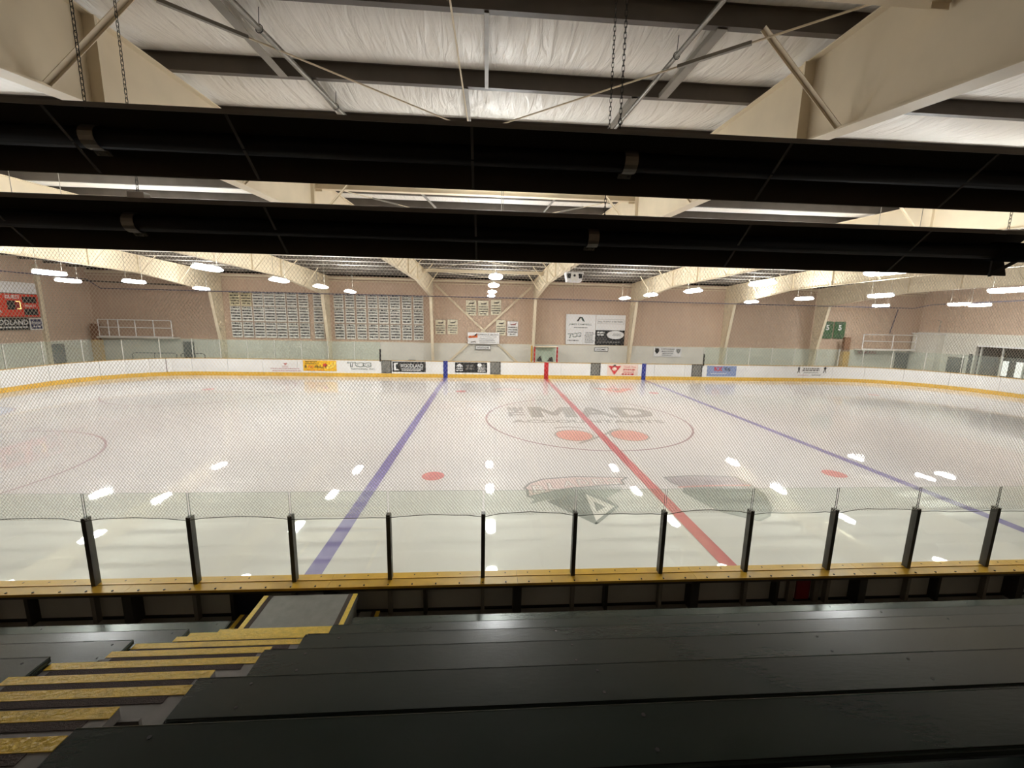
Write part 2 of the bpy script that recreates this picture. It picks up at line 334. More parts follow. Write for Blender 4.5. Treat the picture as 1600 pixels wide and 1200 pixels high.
# team logo with ribbon and letter A
RIB = [(1.07,10.21),(1.25,10.54),(1.65,10.83),(2.61,11.0),(4.15,10.92),(3.9,10.7),(3.91,10.44),(3.07,10.34),(2.25,10.19),(1.75,9.98),(1.12,9.69),(1.15,10.15)]
RIB2 = [(1.11,9.69),(1.75,9.98),(2.25,10.19),(3.07,10.34),(3.77,10.24),(3.75,10.11),(3.12,9.55),(2.68,9.91),(1.55,9.49),(1.12,9.28),(1.28,9.54)]
ice_poly('logo_diamond', [(1.56,9.44),(2.65,9.97),(3.12,9.62),(3.29,9.11),(2.5,8.25)][::-1], I_DGREY, 0.003)
ice_poly('logo_ribbon_tail', RIB2[::-1], I_SH1, 0.0034); ice_poly('logo_ribbon', RIB[::-1], I_PINK, 0.0038)
ice_stroke('logo_ribbon_outline', RIB+[RIB[0]], 0.07, I_DGREY, 0.0042)
ice_poly('logo_letter', [(2.62,9.91),(2.51,8.36),(3.2,9.11)][::-1], I_WHITE, 0.0042); ice_stroke('logo_letter_outline', [(2.62,9.91),(2.51,8.28),(3.29,9.11),(2.62,9.91)], 0.06, I_DGREY, 0.0046)
ice_poly('logo_letter_counter', [(2.75,9.4),(2.68,8.85),(2.97,9.08)][::-1], I_DGREY, 0.0048)
ice_stroke('logo_blade', [(2.19,9.92),(1.85,9.25),(2.14,8.93),(2.4,9.7)], 0.05, I_GREY, 0.0044)
L6 = 'BLADES'
for i, ch in enumerate(L6):
    x = 1.28+i*0.44; y = 9.92+0.50*math.sin(min(1, i/4.0)*1.5); mb = MB(); put_text(mb, ch, (x, y, 0.0046), RX, UY, 0.36, 0.48-0.02*i, 0.03); mb.build('logo_lettering', I_GREY, ice)
    mb = MB(); put_text(mb, ch, (x+0.03, y+0.03, 0.0050), RX, UY, 0.30, 0.42-0.02*i, 0.0); mb.build('logo_lettering', I_WHITE, ice)
# shield logo
SB = [(5.53,10.18),(6.4,10.28),(7.53,10.32),(7.48,9.72),(7.11,8.95),(6.76,8.53),(6.36,8.32),(5.74,8.76),(5.46,9.5),(5.35,9.91)]
ice_poly('shield_field', SB[::-1], I_SH1, 0.003)
ice_poly('shield_crown', [(5.26,10.92),(6.22,11.04),(7.45,10.93),(7.53,10.32),(7.37,10.26),(6.4,10.28),(5.53,10.18),(5.31,10.53)][::-1], I_SH2, 0.0032)
ice_stroke('shield_outline', [(5.26,10.92),(6.22,11.04),(7.45,10.93),(7.53,10.32)]+SB[3:]+[(5.53,10.18),(5.31,10.53),(5.26,10.92)], 0.06, I_DGREY, 0.0036)
for k in range(5): ice_stroke('shield_hatching', [(5.7+k*0.28, 9.9-0.12*k), (6.1+k*0.22, 9.0+0.06*k)], 0.05, I_DGREY, 0.0038)
ice_stroke('shield_band', [(5.35,10.22),(6.4,10.30),(7.5,10.30)], 0.07, I_LRED, 0.004)
ice_poly('far_logo', [(0.44,25.2),(0.9,24.85),(1.5,24.75),(2.2,25.0),(2.54,25.5),(1.9,26.0),(1.3,26.1),(0.8,25.8)], I_PINK, 0.003)
ice_stroke('far_logo_outline', [(0.44,25.2),(0.9,24.85),(1.5,24.75),(2.2,25.0),(2.54,25.5),(1.9,26.0),(1.3,26.1),(0.8,25.8),(0.44,25.2)], 0.1, I_GREY, 0.0034)
ice_poly('far_logo_triangle', [(7.07,26.23),(8.58,24.6),(9.97,26.2)], I_LRED, 0.003)
ice_poly('far_logo_leaf', [(7.9,25.95),(8.5,25.2),(9.1,25.95)], I_GREY, 0.0034)

# walls
def wall(name, parts, label):
    o = bpy.data.objects.new(name, None); C.objects.link(o); o['_o'] = (0, 0, 0); tag(o, label, kind='structure')
    for nm, b, mt in parts: mm = MB(); mm.box(*b); mm.build(nm, mt, o)
    return o
wf = wall('wall_far', [('cladding', (WXL-0.2, WXR+0.2, WY, WY+0.2, 2.44, 7.5), TAN), ('lower_wall', (WXL, WXR, WY-0.04, WY+0.2, -0.02, 2.44), WHITEWALL),
     ('ledge_trim', (WXL, WXR, WY-0.06, WY, 2.42, 2.46), BEIGE), ('eave_strut', (WXL, WXR, WY-0.14, WY-0.02, 7.26, 7.40), BEIGE), ('eave_strut', (WXL, WXR, WY-0.10, WY-0.02, 7.08, 7.13), BEIGE)], 'tan clad far wall with white lower band')
wl = wall('wall_left', [('cladding', (WXL-0.2, WXL, WYN, WY, 2.34, 8.1), TAN), ('lower_wall', (WXL-0.2, WXL+0.04, WYN, WY, -0.02, 2.34), WHITEWALL),
     ('corner_trim', (WXL, WXL+0.2, 29.28, 29.5, 0, 7.4), BEIGE)], 'tan end wall carrying the scoreboard')
wr = wall('wall_right', [('cladding', (WXR, WXR+0.2, WYN, WY, 4.05, 8.1), TAN), ('fascia', (WXR-0.05, WXR+0.2, 12, 28.6, 3.18, 4.05), WHITEWALL), ('fascia_lip', (WXR-0.15, WXR+0.2, 12, 28.5, 3.10, 3.20), SIGNW),
     ('lower_wall', (WXR-0.04, WXR+0.2, 28.6, WY, -0.02, 4.05), WHITEWALL), ('lower_wall', (WXR, WXR+0.2, WYN, 12, -0.02, 4.05), WHITEWALL), ('sill_wall', (WXR, WXR+0.2, 12, 28.3, -0.02, 0.55), WHITEWALL),
     ('lobby_back', (WXR+3.6, WXR+3.8, 10, 30, -0.02, 3.3), LGREY), ('lobby_ceiling', (WXR+0.2, WXR+3.8, 10, 30, 3.2, 3.3), LGREY), ('lobby_end', (WXR+0.2, WXR+3.8, 29.8, 30, -0.02, 3.3), LGREY), ('lobby_end', (WXR+0.2, WXR+3.8, 10, 10.2, -0.02, 3.3), LGREY)], 'tan end wall over the white lobby front')
wn = wall('wall_near', [('cladding', (WXL-0.2, WXR+0.2, WYN-0.2, WYN, 0, 7.6), TAN)], 'tan wall behind the bleachers')
# lobby window with mullions and the daylight doors beyond
lw = bpy.data.objects.new('window_1', None); C.objects.link(lw); lw['_o'] = (0, 0, 0); tag(lw, 'lobby windows looking onto the rink', kind='structure')
ys = [28.3, 27.0, 25.7, 24.4, 23.1, 21.8]
for i, (a, b) in enumerate(zip(ys, ys[1:])):
    mm = MB(); mm.box(WXR+0.06, WXR+0.075, b+0.03, a-0.03, 0.58, 3.10); mm.build('pane', PANE, lw)
for a in ys: mm = MB(); mm.box(WXR+0.0, WXR+0.12, a-0.04, a+0.04, 0.5, 3.15); mm.build('mullion', ALU, lw)
ld = bpy.data.objects.new('door_3', None); C.objects.link(ld); ld['_o'] = (0, 0, 0); tag(ld, 'dark lobby doors with bright daylight panes', kind='structure')
XB = WXR+3.6
mm = MB(); mm.box(XB-0.08, XB-0.02, 26.9, 30-0.3, 0, 2.35); mm.build('door_leaf', DOORM, ld)
for a, b in ((29.0, 29.45), (27.9, 28.55), (27.1, 27.5)): mm = MB(); mm.box(XB-0.1, XB-0.085, a, b, 0.75, 1.95); mm.build('pane', DAY, ld)
for k in range(4): mm = MB(); mm.box(XB-0.1, XB-0.085, 25.0, 26.6, 0.7+0.42*k, 0.98+0.42*k); mm.build('pane', DAY, ld)
dl = bpy.data.objects.new('door_1', None); C.objects.link(dl); dl['_o'] = (0, 0, 0); tag(dl, 'dark grey door under the scoreboard wall trim', kind='structure')
mm = MB(); mm.box(WXL+0.02, WXL+0.07, 29.55, 30.5, 0, 2.12); mm.build('door_leaf', DOORM, dl); mm = MB(); mm.box(WXL+0.07, WXL+0.12, 29.62, 29.72, 1.0, 1.06); mm.build('door_handle', GALV, dl)
for n, (a, b, yy) in enumerate(((-23.45, -22.65, WY), (35.75, 36.95, WY))):
    d = bpy.data.objects.new('door_%d' % (4+n), None); C.objects.link(d); d['_o'] = (0, 0, 0); tag(d, ['dark grey door beside the black handrail', 'dark grey door beside the white utility room'][n], kind='structure')
    mm = MB(); mm.box(a, b, yy-0.09, yy-0.02, 0, 2.22); mm.build('door_leaf', DOORM, d); mm = MB(); mm.box(a+0.06, a+0.16, yy-0.14, yy-0.09, 1.0, 1.06); mm.build('door_handle', GALV, d)
d = bpy.data.objects.new('door_2', None); C.objects.link(d); d['_o'] = (0, 0, 0); tag(d, 'dark grey door in the white utility room', kind='structure')
mm = MB(); mm.box(WXR-0.1, WXR-0.03, 29.25, 30.35, 0, 2.15); mm.build('door_leaf', DOORM, d); mm = MB(); mm.box(WXR-0.1, WXR-0.03, 28.72, 28.95, 0, 2.5); mm.build('door_leaf', DOORM, d)

# roof: gable deck, insulation between purlins, purlins
roof = bpy.data.objects.new('ceiling', None); C.objects.link(roof); roof['_o'] = (0, 0, 0); tag(roof, 'insulated gable roof on dark purlins', kind='structure')
mm = MB(); yr = 16.5
prof = [(WYN-0.3, ztop(WYN)+0.34), (yr, ztop(yr)+0.34), (WY+0.3, ztop(WY)+0.34), (WY+0.3, ztop(WY)+0.48), (yr, ztop(yr)+0.48), (WYN-0.3, ztop(WYN)+0.48)]
mm.prism(prof, 'x', WXL-0.3, WXR+0.3); mm.build('roof_deck', GREYST, roof)
PY = [-1.44+1.5*k for k in range(23)]
for y in PY:
    z = ztop(y)+0.01; mm = MB()
    mm.prism([(y-0.003, z), (y+0.07, z), (y+0.07, z+0.006), (y+0.003, z+0.006), (y+0.003, z+0.196), (y-0.065, z+0.196), (y-0.065, z+0.20), (y-0.003, z+0.20)], 'x', WXL, WXR)
    mm.build('purlin', PURLIN, roof)
YS = [WYN]+PY+[WY]
for a, b in zip(YS, YS[1:]):
    if b-a < 0.05: continue
    mm = MB(); nx = 90; ny = 12; vs = []; fs = []
    for i in range(nx+1):
        x = WXL+(WXR-WXL)*i/nx
        for j in range(ny+1):
            t = j/ny; y = a+(b-a)*t; z = ztop(y)+0.215-0.13*math.sin(PI*t**0.75)+0.012*math.sin(x*3.1+y*2.3)*math.sin(PI*t)+0.008*math.sin(x*7.7-y*5)*math.sin(PI*t)
            vs.append((x, y, z))
    for i in range(nx):
        for j in range(ny): o = i*(ny+1)+j; fs.append((o, o+1, o+ny+2, o+ny+1))
    mm.add(vs, fs); mm.build('insulation_panel', INSUL, roof, smooth=True)

# ------------------------------------------------------------------ steel frames
FL = ['between the bare tan wall and the yellowed banners', 'between the two blocks of white banners', 'between white banner block and crossed wall brace',
      'with the white loudspeaker cluster hung below it', 'beside the sponsor signs over the home bench', 'between minor hockey sign and bare tan wall', 'next to the two green banners']
def frame(X, lab):
    t = thing('steel_frame', (X, 16.5, 0), 'beige steel roof frame '+lab, 'roof frame', 'beige steel roof frames across the rink')
    ya = [-1.0]+[p[0] for p in BOT]+[32.9]
    low = [(0.1, 5.98)]+BOT[1:]; N = []
    yy = sorted(set([p[0] for p in BOT]+[16.5, 32.95, WYN+0.05]))
    top = [(y, ztop(y)-0.012) for y in yy]
    bot = [(y, z) for y, z in BOT]
    m1 = MB(); m1.prism(bot+[(32.95, 6.03), (32.95, ztop(32.95)-0.012)]+[(y, ztop(y)-0.012) for y in (25.5, 16.5, 9, 5, 0.1)]+[(WYN+0.05, ztop(WYN)-0.012), (WYN+0.05, 5.98)], 'x', X-0.006, X+0.006); m1.build('rafter_web', BEIGE, t)
    m1 = MB()
    for (a, b), (c, d) in zip(BOT, BOT[1:]): m1.prism([(a, b-0.016), (c, d-0.016), (c, d), (a, b)], 'x', X-0.11, X+0.11)
    m1.build('bottom_flange', BEIGE, t)
    m1 = MB()
    for a, c in ((WYN+0.05, 16.5), (16.5, 32.95)): m1.prism([(a, ztop(a)-0.014), (c, ztop(c)-0.014), (c, ztop(c)), (a, ztop(a))], 'x', X-0.09, X+0.09)
    m1.build('top_flange', BEIGE, t)
    m1 = MB(); m1.prism([(31.5, 6.03), (32.95, 6.03), (32.95, 0), (32.68, 0)], 'x', X-0.006, X+0.006); m1.build('column_web', BEIGE, t)
    m1 = MB(); m1.prism([(31.485, 6.03), (31.5, 6.03), (32.68, 0), (32.665, 0)], 'x', X-0.11, X+0.11); m1.build('column_flange', BEIGE, t)
    m1 = MB(); m1.prism([(0.1, 5.98), (0.115, 5.98), (-1.2, FLZ), (-1.215, FLZ)][::-1], 'x', X-0.11, X+0.11); m1.prism([(0.1, 5.98), (WYN+0.05, 5.98), (WYN+0.05, FLZ), (-1.2, FLZ)], 'x', X-0.006, X+0.006); m1.build('column_flange', BEIGE, t)
    m1 = MB(); m1.box(X-0.13, X+0.13, 4.985, 5.015, 6.62, ztop(5)-0.02); m1.build('splice_plate', BEIGE, t)
    for y in (10.5, 16.5, 22.5, 25.5):
        m1 = MB(); m1.box(X-0.08, X+0.08, y-0.006, y+0.006, zbot(y), ztop(y)-0.015); m1.build('stiffener', BEIGE, t)
    for y in [4.45]+[7.56+3*k for k in range(8)]:
        for sx in (-1, 1):
            m1 = MB(); zt = ztop(y)+0.02; m1.beam((X+sx*0.09, y, zbot(y)+0.01), (X+sx*0.95, y+0.12, zt), 0.055, 0.006, (0, 1, 0)); m1.beam((X+sx*0.09, y-0.03, zbot(y)+0.01), (X+sx*0.95, y+0.09, zt), 0.006, 0.055, (0, 1, 0)); m1.build('flange_brace', BEIGE, t)
    return t
for X, lab in zip(FRX, FL): frame(X, lab)
rb = thing('roof_bracing', (-0.2, 16.5, 7.0), 'beige struts and thin crossed rods bracing the roof bay above the crossed wall brace', 'bracing')
for y in (3.55, 10.75, 19.2, 27.4):
    z = ztop(y)-(0.15 if y < 4 else 0.06); a, b = -4.18, 3.78; m1 = MB(); m1.box(a, b, y-0.004, y+0.004, z-0.18, z); t = m1.build('strut_web', BEIGE, rb)
    for zz in (z-0.19, z): m1 = MB(); m1.box(a, b, y-0.07, y+0.07, zz, zz+0.012); m1.build('strut_flange', BEIGE, t)
    for xx in (a+0.0, b-0.16): m1 = MB(); m1.box(xx, xx+0.16, y-0.012, y-0.004, z-0.24, z-0.0); m1.build('clip_plate', BEIGE, t)
for a, b in [(3.6, 10.75), (10.8, 19.2), (19.2, 27.4), (27.4, 32.8)]:
    for k, (xa, xb) in enumerate(((-4.15, 3.75), (3.75, -4.15))):
        za = ztop(a)-0.12-0.02*k; zb = ztop(b)-0.12-0.02*k; p = Vector((xa, a, za)); q = Vector((xb, b, zb))
        m1 = MB(); m1.tube([p, q], 0.011, 6); t = m1.build('bracing_rod', BEIGE, rb)
        m1 = MB(); m1.beam(p.lerp(q, 0.13), p.lerp(q, 0.20), 0.035, 0.035); m1.build('turnbuckle', GREYST, t)
t = thing('wall_cross_brace', (-0.2, WY-0.15, 0), 'crossed beige steel brace on the far wall above the visitor sign', 'brace')
for k, (xa, xb) in enumerate(((-4.0, 3.6), (3.6, -4.0))):
    m1 = MB(); m1.beam((xa, WY-0.12-0.07*k, 7.0), (xb, WY-0.12-0.07*k, 0.0), 0.02, 0.16, (0, 0, 1)); m1.build('brace_member', BEIGE, t)

# purlin bridging, conduits, sprinkler rod near the camera
def simple(name, mb, mt, label, cat, org, group=None, smooth=False): return tag(mb.build(name, mt, origin=org, smooth=smooth), label, cat, group)
def strip(x, y0, y1, wdt):
    m1 = MB(); z0 = ztop(y0)-0.004; z1 = ztop(y1)-0.004
    m1.beam((x, y0, z0), (x, y1, z1), wdt, 0.006); m1.beam((x-wdt/2, y0, z0+0.03), (x-wdt/2, y1, z1+0.03), 0.006, 0.06); m1.build('bridging_strip', GREYST, roof)
for q in ((-2.68, 4.58, 6.05, 0.11), (-2.32, 6.08, 7.55, 0.09), (2.43, 4.58, 6.05, 0.11), (2.05, 6.08, 7.55, 0.09), (-0.02, 4.58, 6.05, 0.045), (-0.30, 6.08, 7.55, 0.06)): strip(*q)
def conduit(x0, x1, lab, r, mt):
    t = thing('conduit', ((x0+x1)/2, 6, 7.3), lab, 'pipe', 'conduits under the roof')
    pts = [(x0+(x1-x0)*(y-4)/9.0, y, ztop(y)-0.10) for y in (1.0, 4.0, 9.0, 13.0)]
    m1 = MB(); m1.tube(pts, r, 10); m1.build('pipe', mt, t, smooth=True)
    for y in (3.6, 4.9, 6.6, 9.5):
        x = x0+(x1-x0)*(y-4)/9.0; z = ztop(y); m1 = MB(); m1.tube([(x, y, z-0.06), (x+0.01, y, z+0.12)], 0.004, 5)
        ringp = [(x+(r+0.008)*math.cos(a), y, z-0.10+(r+0.012)*math.sin(a)) for a in [2*PI*i/10 for i in range(10)]]; m1.tube(ringp, 0.005, 5, closed=True); m1.build('hanger_wire', BLK, t)
conduit(-2.48, -1.55, 'pale conduit on wire hangers on the banner side of the bleacher roof', 0.030, GALV)
conduit(2.13, 1.75, 'pale conduit on wire hangers on the loudspeaker side of the bleacher roof', 0.026, GALV)
m1 = MB(); m1.tube([(-0.40, 2.5, ztop(2.5)-0.08), (-0.28, 8.6, ztop(8.6)-0.08)], 0.011, 6); simple('sag_rod', m1, BEIGE, 'thin pale rod under the roof between the two conduits', 'rod', (-0.34, 5, 7.4))

# ------------------------------------------------------------------ ceiling lamps
def lamp():
    t = thing('ceiling_light', (0, 0, 0), 'x', 'light')
    m1 = MB(); m1.prism([(-0.042, 0.055), (-0.035, 0.12), (0.035, 0.12), (0.042, 0.055)], 'x', -0.68, 0.68); m1.build('housing', SIGNW, t)
    m1 = MB(); n = 10; vs = []; fs = []; nj = 17
    for i in range(n+1):
        u = -1+2*i/n; hx = 0.62*u; q = 1-0.75*abs(u)**8
        for j in range(nj):
            a = -1.40+(PI+2.80)*j/(nj-1); vs.append((hx, -0.245*math.cos(a)*q, 0.0-0.07*math.sin(a)*q))
    for i in range(n):
        for j in range(nj-1): o = i*nj+j; fs.append((o, o+nj, o+nj+1, o+1))
    fs += [tuple(range(nj)), tuple(n*nj+j for j in range(nj))[::-1]]
    m1.add(vs, fs); m1.build('lens', LENS, t, smooth=True)
    for x in (-0.5, 0.5): m1 = MB(); m1.tube([(x, 0, 0.0), (x, 0, 1.0)], 0.006, 5); h = m1.build('hanger', GREYST, t); h.location = (0, 0, 0.11)
    return t
base = lamp(); first = True
ROWS = [(-18.4, 'over the scoreboard-end circles', [27.95, 22.9, 18.76, 14.9, 9.3]), (-9.2, 'before the scoreboard-end blue line', [27.2, 23.1, 19.4, 14.95, 9.8]),
        (0.34, 'facing the crossed wall brace', [28.0, 23.85, 19.14, 15.2, 9.6]), (9.6, 'past the loudspeaker cluster', [27.3, 23.3, 19.5, 15.0, 9.3]), (19.1, 'over the lobby-end circles', [28.2, 23.3, 19.6, 15.2, 9.3])]
XOFF = {9.6: [9.35, 9.5, 10.05, 10.4, 9.6], 19.1: [18.9, 18.85, 19.9, 20.8, 19.5], -9.2: [-8.75, -8.98, -9.36, -9.57, -9.6]}
OFF = {(-18.4, 3): 'scoreboard_end_ceiling_light', (-18.4, 4): 'scoreboard_corner_ceiling_light', (19.1, 4): 'lobby_corner_ceiling_light'}   # lamps of the visible rows that fall outside the picture
def put_lamp(x, y, lab, z=6.0, off=None):
    global first
    t = base if first else copy_tree(base); first = False
    t.rotation_euler = (0, 0, PI/2); t.location = (x, y, z); t['label'] = lab; t['group'] = 'white ceiling lights over the ice'
    if off: t.name = off+'_offscreen'
    for h in t.children:
        if off and h.name.startswith('lens'): h.name = off+'_lens_offscreen'
        if h.name.startswith('hanger'): h.scale = (1, 1, ztop(y)+0.2-t.location.z-0.11)
for X, rl, ysl in ROWS:
    for i, y in enumerate(ysl): put_lamp(XOFF[X][i] if X in XOFF else X, y, z={9.3: 5.8, 9.6: 6.05, 9.8: 6.05}.get(y, 6.0), off=OFF.get((X, i)), lab='lit white ceiling light, %s from the far wall, %s' % (ORD[i], rl))
put_lamp(-22.2, 23.5, 'lit white ceiling light closest to the scoreboard')
put_lamp(29.8, 29.2, 'lit white ceiling light nearest the white pipe railing by the lobby')
put_lamp(31.2, 25.2, 'lit white ceiling light over the lobby goal line'); put_lamp(33.0, 25.45, 'lit white ceiling light closest to the lobby windows')

# ------------------------------------------------------------------ radiant heaters over the bleachers
def chain_mesh(n, pitch=0.031):
    m1 = MB()
    for i in range(n):
        L = pitch*0.66; r = 0.0085; z = i*pitch; pts = []
        for k in range(10):
            a = 2*PI*k/10; u = r*math.cos(a); v = r*math.sin(a)+(L-r if math.sin(a) > 0.01 else (-(L-r) if math.sin(a) < -0.01 else 0))
            pts.append((u, 0, z+v) if i % 2 == 0 else (0, u, z+v))
        m1.tube(pts, 0.0022, 4, closed=True)
    return m1
def heater(label, N, F, xa, xb, joints, clamps, chains, rt):
    N = Vector((0, N[0], N[1])); F = Vector((0, F[0], F[1])); d = (F-N); W = d.length; d.normalize(); n = Vector((0, -d.z, d.y))
    if n.z < 0: n = -n
    B1 = N+d*0.085+n*0.17; B2 = F-d*0.085+n*0.17
    t = thing('radiant_heater', ((xa+xb)/2, N.y, N.z), label, 'heater', 'black tube heaters over the bleachers')
    def yz(p): return (p.y, p.z)
    edges = sorted([x for x in joints if xa < x < xb]); xs = [xa]+edges+[xb]
    for x0, x1 in zip(xs, xs[1:]):
        m1 = MB()
        for p, q in ((N, B1), (B1, B2), (B2, F)):
            o = n*0.004+Vector((0, 0, 0.002)); m1.prism([yz(p), yz(q), yz(q+o), yz(p+o)], 'x', x0, x1)
        m1.build('reflector_panel', HOOD, t)
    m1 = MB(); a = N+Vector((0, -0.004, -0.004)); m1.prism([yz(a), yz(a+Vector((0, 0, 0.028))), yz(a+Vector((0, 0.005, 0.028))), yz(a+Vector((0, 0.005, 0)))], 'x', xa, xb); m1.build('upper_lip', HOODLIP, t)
    m1 = MB(); m1.prism([yz(F), yz(F+Vector((0, 0.0, -0.012))), yz(F+Vector((0, 0.006, -0.012))), yz(F+Vector((0, 0.006, 0)))], 'x', xa, xb); m1.build('lower_lip', HOOD, t)
    for x in edges:
        m1 = MB(); p = N-n*0.006; q = F-n*0.006; m1.prism([yz(p), yz(q), yz(q+n*0.004), yz(p+n*0.004)], 'x', x-0.009, x+0.009); m1.build('cross_strap', HOODSTRAP, t)
    c = N+d*(W*0.52)+n*0.055; m1 = MB(); m1.tube([(xa-0.1, c.y, c.z), (xb+0.1, c.y, c.z)], rt, 16); m1.build('tube', TUBE, t, smooth=True)
    for x in clamps:
        m1 = MB(); k = 12
        for i in range(k):
            a0 = -2.2+4.4*i/k; a1 = -2.2+4.4*(i+1)/k; rr = rt+0.006
            f = lambda a, r: c - n*(r*math.cos(a)) + d*(r*math.sin(a))
            m1.prism([yz(f(a0, rr)), yz(f(a1, rr)), yz(f(a1, rr+0.004)), yz(f(a0, rr+0.004))], 'x', x-0.045, x+0.045)
        m1.build('tube_clamp', GALV, t)
        g = c+d*(rt+0.025)-n*0.02; m1 = MB(); m1.beam((x-0.055, g.y, g.z), (x+0.04, g.y, g.z), 0.035, 0.012, n); 
        for s in (-0.03, 0.02): m1.beam((x+s, g.y, g.z), (x+s, g.y-n.y*0.02, g.z-n.z*0.02), 0.014, 0.014)
        m1.build('clamp_foot', GALV, t)
    for x, y in chains:
        z0 = N.z+0.03; nl = int((ztop(y)-z0)/0.031)+1; m1 = chain_mesh(nl); m1.v = [(v[0]+x, v[1]+y, v[2]+z0) for v in m1.v]; m1.build('chain', BLK, t)
    return t, c
heater('black tube heater hung on chains, the upper one close to the beige splice plates', (2.75, 5.70), (3.08, 5.435), -6.5, 7.5, [-4.6, -2.6, -1.57, -0.10, 2.0, 3.48, 5.4], [-2.50, 0.98, 4.6], [(-2.40, 2.8), (0.855, 2.8)], 0.062)
h2, c2 = heater('black tube heater hung on chains, the lower one nearer the ice', (3.35, 5.325), (3.68, 5.03), -7.0, 4.98, [-5.4, -3.7, -1.69, -0.09, 2.17, 3.76], [-2.80, 0.90], [(-2.64, 3.42), (0.96, 3.42), (4.56, 3.42)], 0.066)
m1 = MB(); m1.tube([(4.62, c2.y, c2.z), (5.6, c2.y, c2.z)], 0.085, 18); m1.build('burner_collar', TUBE, h2, smooth=True)
m1 = MB(); m1.beam((4.62, c2.y-0.02, c2.z-0.07), (4.75, c2.y+0.08, c2.z-0.2), 0.012, 0.03); m1.beam((4.88, c2.y-0.02, c2.z-0.07), (4.75, c2.y+0.08, c2.z-0.2), 0.012, 0.03); m1.build('hanger_bracket', BLK, h2)
m1 = MB(); m1.box(-2.69, -2.57, 3.38, 3.44, 5.355, 5.40); m1.box(4.50, 4.62, 3.38, 3.46, 5.345, 5.37); m1.build('chain_bracket', SIGNW, h2)

# ------------------------------------------------------------------ near boards, shielding glass
nb = thing('near_dasher_boards', (0, YN-0.1, FLZ), 'near rink boards with yellow cap, dark posts and clear glass', 'rink boards')
BT = 1.10; xs0, xs1 = -9.8, 12.2
for k in range(-5, 5):
    a = 0.45+2.44*k; m1 = MB(); m1.box(a+0.004, a+2.436, 4.965, 5.03, 0.0, BT-0.03)
    m1.build('board_panel', BACKP, nb)
    m1 = MB(); m1.box(a+0.004, a+2.436, 5.031, 5.045, 0.0, 0.22); m1.build('kick_plate', KICK, nb)
    for nm, y0, y1, z0 in (('cap_rail', 4.93, 5.05, BT-0.005), ('cap_rail', 4.78, 4.925, BT-0.012)):
        m1 = MB(); m1.box(a+0.0015, a+2.4385, y0, y1, BT-0.045, z0); m1.build(nm, YEL, nb)
    m1 = MB()
    for i in range(8):
        for yy in (4.81, 5.0):
            xx = a+0.15+0.305*i; m1.box(xx-0.008, xx+0.008, yy-0.008, yy+0.008, BT-0.012, BT-0.002)
    tag(m1.build('cap_bolts', BRONZE, nb), kind='stuff')
    m1 = MB(); m1.box(a-0.055, a+0.055, 4.80, 4.965, FLZ, BT-0.05); m1.build('frame_post', BRONZE, nb)
    m1 = MB(); m1.box(a+1.22-0.022, a+1.22+0.022, 4.85, 4.965, FLZ, BT-0.05); m1.build('frame_post', BRONZE, nb)
m1 = MB(); m1.box(xs0, xs1, 4.80, 4.84, BT-0.09, BT-0.045); m1.build('back_rail', BRONZE, nb)
m1 = MB(); m1.box(xs0, xs1, 4.93, 4.965, FLZ, FLZ+0.02); m1.build('base_rail', BLK, nb)
for k in range(-8, 10):
    x = -0.01+1.22*k
    m1 = MB(); m1.box(x-0.026, x+0.026, 4.905, 4.985, BT-0.01, 2.0); m1.build('glass_post', BRONZE, nb)
    m1 = MB(); m1.box(x-0.024, x+0.024, 4.86, 4.93, FLZ, BT-0.05); m1.build('lower_post', GREYST, nb)
    m1 = MB(); z0, z1 = BT+0.0, 2.31; a, b = x+0.012, x+1.208; y0, y1 = 4.938, 4.950
    m1.add([(a,y0,z0),(b,y0,z0),(b,y1,z0),(a,y1,z0),(a,y0,z1),(b,y0,z1),(b,y1,z1),(a,y1,z1)], [(0,1,5,4),(2,3,7,6)]); m1.cur = 1
    m1.add([(a,y0,z0),(b,y0,z0),(b,y1,z0),(a,y1,z0),(a,y0,z1),(b,y0,z1),(b,y1,z1),(a,y1,z1)], [(4,5,6,7),(1,2,6,5),(3,0,4,7)]); m1.build('glass_pane', [GLASS, GEDGE], nb)
m1 = MB(); m1.box(4.47, 4.67, 4.94, 4.96, FLZ, BT-0.05); m1.build('red_marker_panel', DARKRED, nb)
for x in (4.36, 4.74): m1 = MB(); m1.box(x-0.04, x+0.04, 4.9, 4.96, FLZ, BT-0.05); m1.build('marker_frame', GREYST, nb)
m1 = MB(); m1.box(-3.22, -2.84, 4.90, 4.96, FLZ, BT-0.05); m1.build('dark_gate_panel', NAVYGATE, nb)

# safety net hung above the glass
def net(x0, x1, z0, z1, y, cw, chh, r):
    m1 = MB(); vs = []; fs = []; nrow = int((z1-z0)/chh)
    def pt(x, z):
        u = (z-z0)/(z1-z0); s = math.sin(PI*min(1, max(0, u)))
        return (x+0.03*s*math.sin(x*0.9+0.7)+0.012*math.sin(z*3+x*1.7)*s, y+0.05*s*math.sin(x*0.5), z-0.10*s*math.sin(x*0.75)**2+0.012*math.sin(x*2.1)*s)
    step = 3
    for sgn in (-1, 1):
        nl = int((x1-x0)/cw)+nrow+2
        for i in range(nl):
            xs = x0+i*cw-(nrow*cw if sgn > 0 else 0); prev = None
            for k in range(0, nrow+1, step):
                x = xs+sgn*k*cw; z = z0+k*chh
                if x < x0-0.01 or x > x1+0.01: prev = None; continue
                p = pt(x, z); o = len(vs)
                vs += [(p[0]+r, p[1]-r*0.58, p[2]), (p[0]-r, p[1]-r*0.58, p[2]), (p[0], p[1]+r*1.15, p[2])]
                if prev is not None: fs += [(prev+a, prev+(a+1) % 3, o+(a+1) % 3, o+a) for a in range(3)]
                prev = o
    m1.add(vs, fs); return m1
